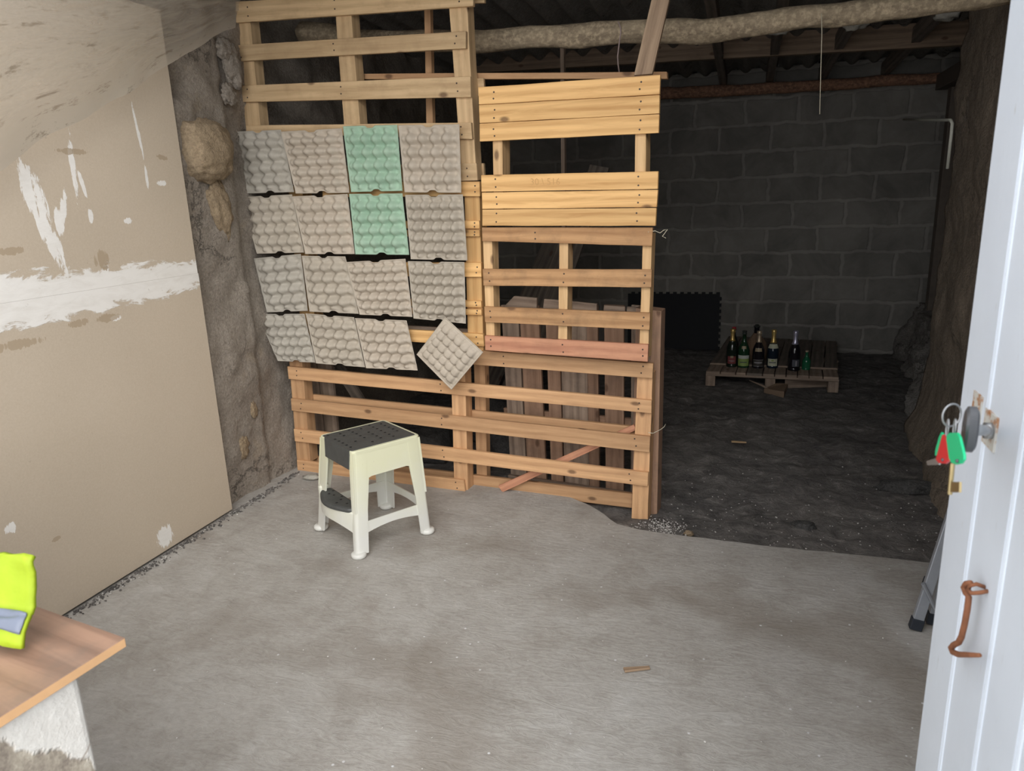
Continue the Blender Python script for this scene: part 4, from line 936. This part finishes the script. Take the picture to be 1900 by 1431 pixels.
scatter('earth_crumbs', 320, f4_, .0015, .005, grit_m, 'scattered pale crumbs over the dark earth floor', 'crumbs', 4)
for px, a, l, z, m_, lab in (((1371, 821), .0, .09, -.042, wood_tl, 'small pale wood chip on the dark earth floor'), ((1182, 1243), .4, .085, .001, wood_prop, 'small tan wood splinter on the concrete floor')):
    c = onz(*px, z); R = Matrix.Rotation(a, 3, 'Z'); v = [c+R @ Vector(q) for q in ((-l/2, -.008, .006), (l/2, -.004, .006), (l/2, .008, .006), (-l/2, .012, .006))]
    tag(board3('wood_chip', None, v, Vector((0, 0, -.008)), m_, origin=c, seg=2), lab, 'wood chip')
def sml(name, px, z, s, lab, mat, cat, sd):
    c = onz(*px, z); bm = bmesh.new(); bmesh.ops.create_icosphere(bm, subdivisions=3, radius=1)
    for v in bm.verts: n = v.co.normalized(); v.co = Vector((n.x*s[0], n.y*s[1], n.z*s[2]))*(1+.35*fbm((n.x*1.8+sd, n.y*1.8, n.z*1.8), 4))+c
    tag(link(name, bm, mat, smooth=True, origin=c), lab, cat)
sml('stone', (1490, 976), -.04, (.055, .035, .022), 'flat grey stone half buried in the earth floor', rock_m, 'stone', 2)
sml('stone', (1690, 905), -.03, (.16, .05, .04), 'long dark lump of earth at the foot of the right wall', rock_m, 'stone', 6)
sml('stone', (1278, 990), -.03, (.022, .016, .014), 'small brown stone on the earth at the edge of the concrete', stone_m, 'stone', 9)
sml('stone', (578, 885), .012, (.05, .03, .014), 'crumbled mortar lump on the floor by the left end of the bottom pallet', lump_m, 'stone', 12)
# ------------------------------------------------------------------ front door leaf
XD = .33; dd = struct(thing('door_1', 'x', 'x', (XD, .4, .05))); del dd['label']; del dd['category']
ys = [1.235, 1.112, .977, .854, .73, .607, .484, .38]
for i in range(len(ys)-1):
    bm = bmesh.new(); ya, yb_ = ys[i], ys[i+1]; g = .0045
    pr = [(XD, ya-g if i else ya-.004), (XD+.006, ya), (XD+.03, ya), (XD+.03, yb_), (XD+.006, yb_), (XD, yb_+g)]
    if i == 0: pr[0] = (XD, ya-.003)
    lo = [bm.verts.new((x, y, .03)) for x, y in pr]; hi = [bm.verts.new((x, y, 2.02)) for x, y in pr]
    bm.faces.new(lo); bm.faces.new(hi)
    for k in range(6): bm.faces.new((lo[k], lo[(k+1) % 6], hi[(k+1) % 6], hi[k]))
    if i in (1, 2, 3):      # raised bead beside the groove
        tube(bm, [(XD+.001, ya-.010, .03), (XD+.001, ya-.010, 2.02)], .0035, 8)
    link('door_board', bm, door_m, dd)
# handle with back plates
hp = onx(1848, 800, XD); hc = onx(1799, 797, XD-.075); hc = Vector((XD-.072, hp.y+.012, onx(1799, 797, XD-.072).z))
hy = onx(1799, 797, XD-.072).y
for (px, py, wy, wz) in ((1838, 798, .058, .052),):
    q0 = onx(px, py, XD-.001); bm = bmesh.new(); box(bm, (XD-.001, q0.y, q0.z), (.004, .050, .048)); link('handle_plate', bm, rustplate, dd)
q0 = onx(1812, 765, XD-.001); bm = bmesh.new(); box(bm, (XD-.0008, q0.y, q0.z), (.003, .04, .055)); link('keyhole_plate', bm, rustplate, dd)
ha = onx(1845, 800, XD); hb_ = Vector((XD-.07, onx(1800, 797, XD-.07).y, onx(1800, 797, XD-.07).z))
bm = bmesh.new(); tube(bm, [ha, ha+Vector((-.012, 0, 0))], .011, 16); tube(bm, [ha+Vector((-.010, 0, 0)), ha.lerp(hb_, .5), hb_], [.0075, .0065, .008], 14); link('handle_stem', bm, steel, dd, True)
bm = bmesh.new(); n = 28; rings = []
for off, s in ((-.0065, .82), (-.004, 1), (.004, 1), (.0065, .85)):
    rings.append([bm.verts.new(hb_+Vector((off, .0105*s*math.copysign(abs(math.cos(2*math.pi*k/n))**.8, math.cos(2*math.pi*k/n)), .0275*s*math.copysign(abs(math.sin(2*math.pi*k/n))**.8, math.sin(2*math.pi*k/n))))) for k in range(n)])
for i in range(3):
    for k in range(n): bm.faces.new((rings[i][k], rings[i][(k+1) % n], rings[i+1][(k+1) % n], rings[i+1][k]))
bm.faces.new(rings[0]); bm.faces.new(rings[-1]); h_ = link('handle_grip', bm, cast, dd); h_['label'] = 'dark grey oval handle grip'
# hook and eye
XH = XD-.018
hk = [onx(a, b, XH) for a, b in KD([(690, 432), (640, 440), (605, 452), (585, 440), (562, 418), (572, 395), (600, 388), (650, 398)])]
hk2 = [onx(a, b, XH) for a, b in KD([(598, 392), (572, 396), (560, 418), (572, 448), (588, 470), (580, 540), (565, 620), (548, 690), (532, 722), (505, 735), (490, 752), (500, 775), (530, 788), (590, 790), (648, 792)])]
bm = bmesh.new(); tube(bm, hk2, [.0036]*2+[.0042]*11+[.0036, .0028], 10); h_ = link('hook', bm, rust, dd, True); h_['label'] = 'rusty iron hook hanging from its eye'
e0_ = onx(1833, 1097, XD); bm = bmesh.new(); tube(bm, [e0_, onx(1818, 1100, XD-.010), onx(1803, 1101, XH), onx(1797, 1095, XH), onx(1800, 1087, XH), onx(1812, 1084, XD-.012), onx(1828, 1090, XD)], .0028, 8); link('hook_eye', bm, rust, dd, True)
# keys
XK = XD-.088
kr = thing('key_ring', 'steel ring with keys and red and green plastic tags hanging from the door handle', 'keys', onx(1767, 775, XK))
def kp(cx_, cy_, x=XK): return onx(1600+cx_/2.863, 500+cy_/2.863, x)
rc = kp(475, 775); bm = bmesh.new(); tube(bm, [rc+Vector((.0105*math.cos(a*math.pi/12), .004*math.cos(a*math.pi/12), .0138*math.sin(a*math.pi/12))) for a in range(24)], .0011, 8, closed=True); link('ring', bm, steel, kr, True)
for cx_, rx in ((452, -.002), (490, .002)):
    c = kp(cx_, 842, XK+rx); bm = bmesh.new(); tube(bm, [c+Vector((0, .0045*math.cos(a*math.pi/10), .0105*math.sin(a*math.pi/10))) for a in range(20)], .0009, 6, closed=True); link('link_ring', bm, steel, kr, True)
def tag_shape(name, c4, th, mat, x):
    bm = bmesh.new(); P = [kp(a, b, x) for a, b in c4]; fr = []; n = len(P)
    f_ = [bm.verts.new(p+Vector((-th/2, 0, 0))) for p in P]; b_ = [bm.verts.new(p+Vector((th/2, 0, 0))) for p in P]
    bm.faces.new(f_); bm.faces.new(b_)
    for k in range(n): bm.faces.new((f_[k], f_[(k+1) % n], b_[(k+1) % n], b_[k]))
    return bevel(link(name, bm, mat, kr), .0008)
o = tag_shape('key_tag', [(470, 868), (510, 868), (522, 890), (545, 985), (545, 1012), (530, 1033), (500, 1038), (478, 1028), (466, 1005), (452, 900), (456, 880)], .003, green_pl, XK-.002); o['label'] = 'green plastic key tag in front'
o = tag_shape('key_tag', [(430, 880), (452, 872), (462, 900), (468, 1015), (445, 1033), (410, 1030), (396, 1010), (402, 985)], .003, red_pl, XK+.003); o['label'] = 'red plastic key tag'
o = tag_shape('key_tag', [(425, 865), (435, 880), (402, 990), (391, 990), (393, 960), (412, 890)], .003, green_pl, XK+.008); o['label'] = 'second green key tag, edge on'
for c in ((505, 1018), (428, 1012)):
    bm = bmesh.new(); q = kp(*c, XK-.0045 if c[0] > 500 else XK+.001); bmesh.ops.create_icosphere(bm, subdivisions=2, radius=.0022); bmesh.ops.translate(bm, vec=q, verts=bm.verts); link('tag_rivet', bm, cast, kr, True)
bm = bmesh.new(); a, b = kp(480, 1030, XK), kp(465, 1195, XK); tube(bm, [a, b], .0026, 10)
q = [kp(478, 1130, XK), kp(522, 1130, XK), kp(520, 1185, XK), kp(474, 1185, XK)]; hexa(bm, [p+Vector((-.0012, 0, 0)) for p in q], [p+Vector((.0012, 0, 0)) for p in q]); o = link('lever_key', bm, brass, kr); o['label'] = 'old brass lever key hanging down'
for a, b in (((405, 1012), (345, 1026)), ((412, 1030), (348, 1036))):
    bm = bmesh.new(); a, b = kp(*a, XK+.004), kp(*b, XK+.004); hexa(bm, [a+Vector((-.001, 0, .003)), b+Vector((-.001, 0, .002)), b+Vector((-.001, 0, -.001)), a+Vector((-.001, 0, -.002))], [a+Vector((.001, 0, .003)), b+Vector((.001, 0, .002)), b+Vector((.001, 0, -.001)), a+Vector((.001, 0, -.002))]); link('key_blade', bm, steel, kr)
# ------------------------------------------------------------------ stepladder behind the door
ft = onz(1697, 1168, 0); ld = thing('stepladder', 'folded aluminium stepladder with black rubber feet, mostly hidden behind the white door', 'ladder', ft)
top1 = ony(1740, 1028, ft.y+.02); dv = (top1-ft).normalized()
dv = Vector((dv.x, .02, dv.z)).normalized(); L1 = .9
base2 = ft+Vector((.09, .28, 0)); ft2 = onz(1728, 1158, 0)
def llg(a, dv_, L, w_=.034, dpt=.022):
    bm = bmesh.new(); rings = []
    sx_ = dv_.cross(Vector((0, 1, 0))).normalized(); sy_ = Vector((0, 1, 0))
    for k in (.03, L):
        p = a+dv_*k; rings.append([bm.verts.new(p+sx_*w_/2*i_+sy_*dpt/2*j_) for i_, j_ in ((-1, -1), (1, -1), (1, 1), (-1, 1))])
    for k in range(4): bm.faces.new((rings[0][k], rings[0][(k+1) % 4], rings[1][(k+1) % 4], rings[1][k]))
    bm.faces.new(rings[0]); bm.faces.new(rings[1]); o = bevel(link('rail', bm, alu, ld), .003)
    bm = bmesh.new(); rings = []
    for k in (.0, .045):
        p = a+dv_*k; rings.append([bm.verts.new(p+sx_*(w_/2+.003)*i_+sy_*(dpt/2+.003)*j_+Vector((0, 0, .003 if k == 0 else 0))) for i_, j_ in ((-1, -1), (1, -1), (1, 1), (-1, 1))])
    for k in range(4): bm.faces.new((rings[0][k], rings[0][(k+1) % 4], rings[1][(k+1) % 4], rings[1][k]))
    bm.faces.new(rings[0]); bm.faces.new(rings[1]); bevel(link('rubber_foot', bm, black_rub, ld), .003)
dvb = Vector((dv.x*.75, .02, dv.z)).normalized()
llg(ft, dv, .62); llg(ft2, dvb, .62); llg(ft+Vector((.10, .30, 0)), dv, .6); llg(ft2+Vector((.10, .30, 0)), dvb, .6)
for k in (.5, .9):
    a = ft+dv*k*.62; bm = bmesh.new(); box(bm, a+Vector((.14, .17, 0)), (.07, .26, .02)); bevel(link('step', bm, alu, ld), .003)
a = ony(*KD([(335, 395)])[0], ft.y-.012); b = ony(*KD([(395, 520)])[0], ft.y-.012); bm = bmesh.new(); tube(bm, [a, b+(b-a)*.25], .007, 8); link('brace', bm, alu, ld)
# ------------------------------------------------------------------ low wall, sill plank and vest
ZS = .88
k0, k1, k2 = onz(232, 1183, ZS), onz(60, 1122, ZS), onz(0, 1330, ZS)
ea = (k1-k0).normalized(); eb = (k2-k0).normalized()
sh = .016
pl_ = board3('sill_plank', None, [k0, k0+ea*1.5, k0+ea*1.5+eb*.42, k0+eb*.42], Vector((0, 0, -sh)), laminate, origin=k0)
pl_.data.materials.append(chip_edge)
for f in pl_.data.polygons:
    if abs(f.normal.z) < .5: f.material_index = 2
tag(pl_, 'worn wood-grain plank lying on the low white wall at lower left', 'plank')
jc = onz(147, 1245, ZS-sh)
bm = bmesh.new(); pj = [jc, jc+eb*.6, jc+eb*.6+ea*1.5, jc+ea*1.5]
fr = [Vector((p.x, p.y, 0)) for p in pj]; tp_ = [Vector((p.x, p.y, ZS-sh-.001)) for p in pj]; hexa(bm, tp_, fr); bmesh.ops.subdivide_edges(bm, edges=bm.edges, cuts=8, use_grid_fill=True)
struct(bevel(link('wall_low', bm, white_m), .012, 3))
# hi-vis vest, folded, lying on the plank with a raised far end
v0 = onz(42, 1204, ZS+.012); v1 = ony(62, 1038, v0.y+.05)
vt = thing('safety_vest', 'folded fluorescent yellow safety vest with a grey band on the sill plank', 'vest', (v0.x-.1, v0.y, ZS))
def vest(u, v, off=0.):
    a = v0.lerp(v1, u); wid = Vector((-.30, .0, -.0))
    p = a+wid*v*(1+.05*u)+Vector((0, .02*math.sin(u*3), 0))
    p += Vector((0, -.012*math.sin(math.pi*u)+.008*fbm((u*3, v*5, 2), 3), .012*fbm((u*4+v, v*3, 7), 3)+.01*math.sin(u*9+v*3)))
    return p
def vstrip(name, u0, u1, mat, push=0.):
    bm = bmesh.new(); nu, nv = 14, 20
    A = [[bm.verts.new(vest(u0+(u1-u0)*i/nu, j/nv)+Vector((.0, -push, push))) for j in range(nv+1)] for i in range(nu+1)]
    for i in range(nu):
        for j in range(nv): bm.faces.new((A[i][j], A[i+1][j], A[i+1][j+1], A[i][j+1]))
    o = link(name, bm, mat, vt, True); m = o.modifiers.new('cloth_thickness', 'SOLIDIFY'); m.thickness = .007 if not push else .002; m.offset = 0; return o
vstrip('cloth', 0, 1, hivis); vstrip('reflective_band', .12, .37, reflect, .005)
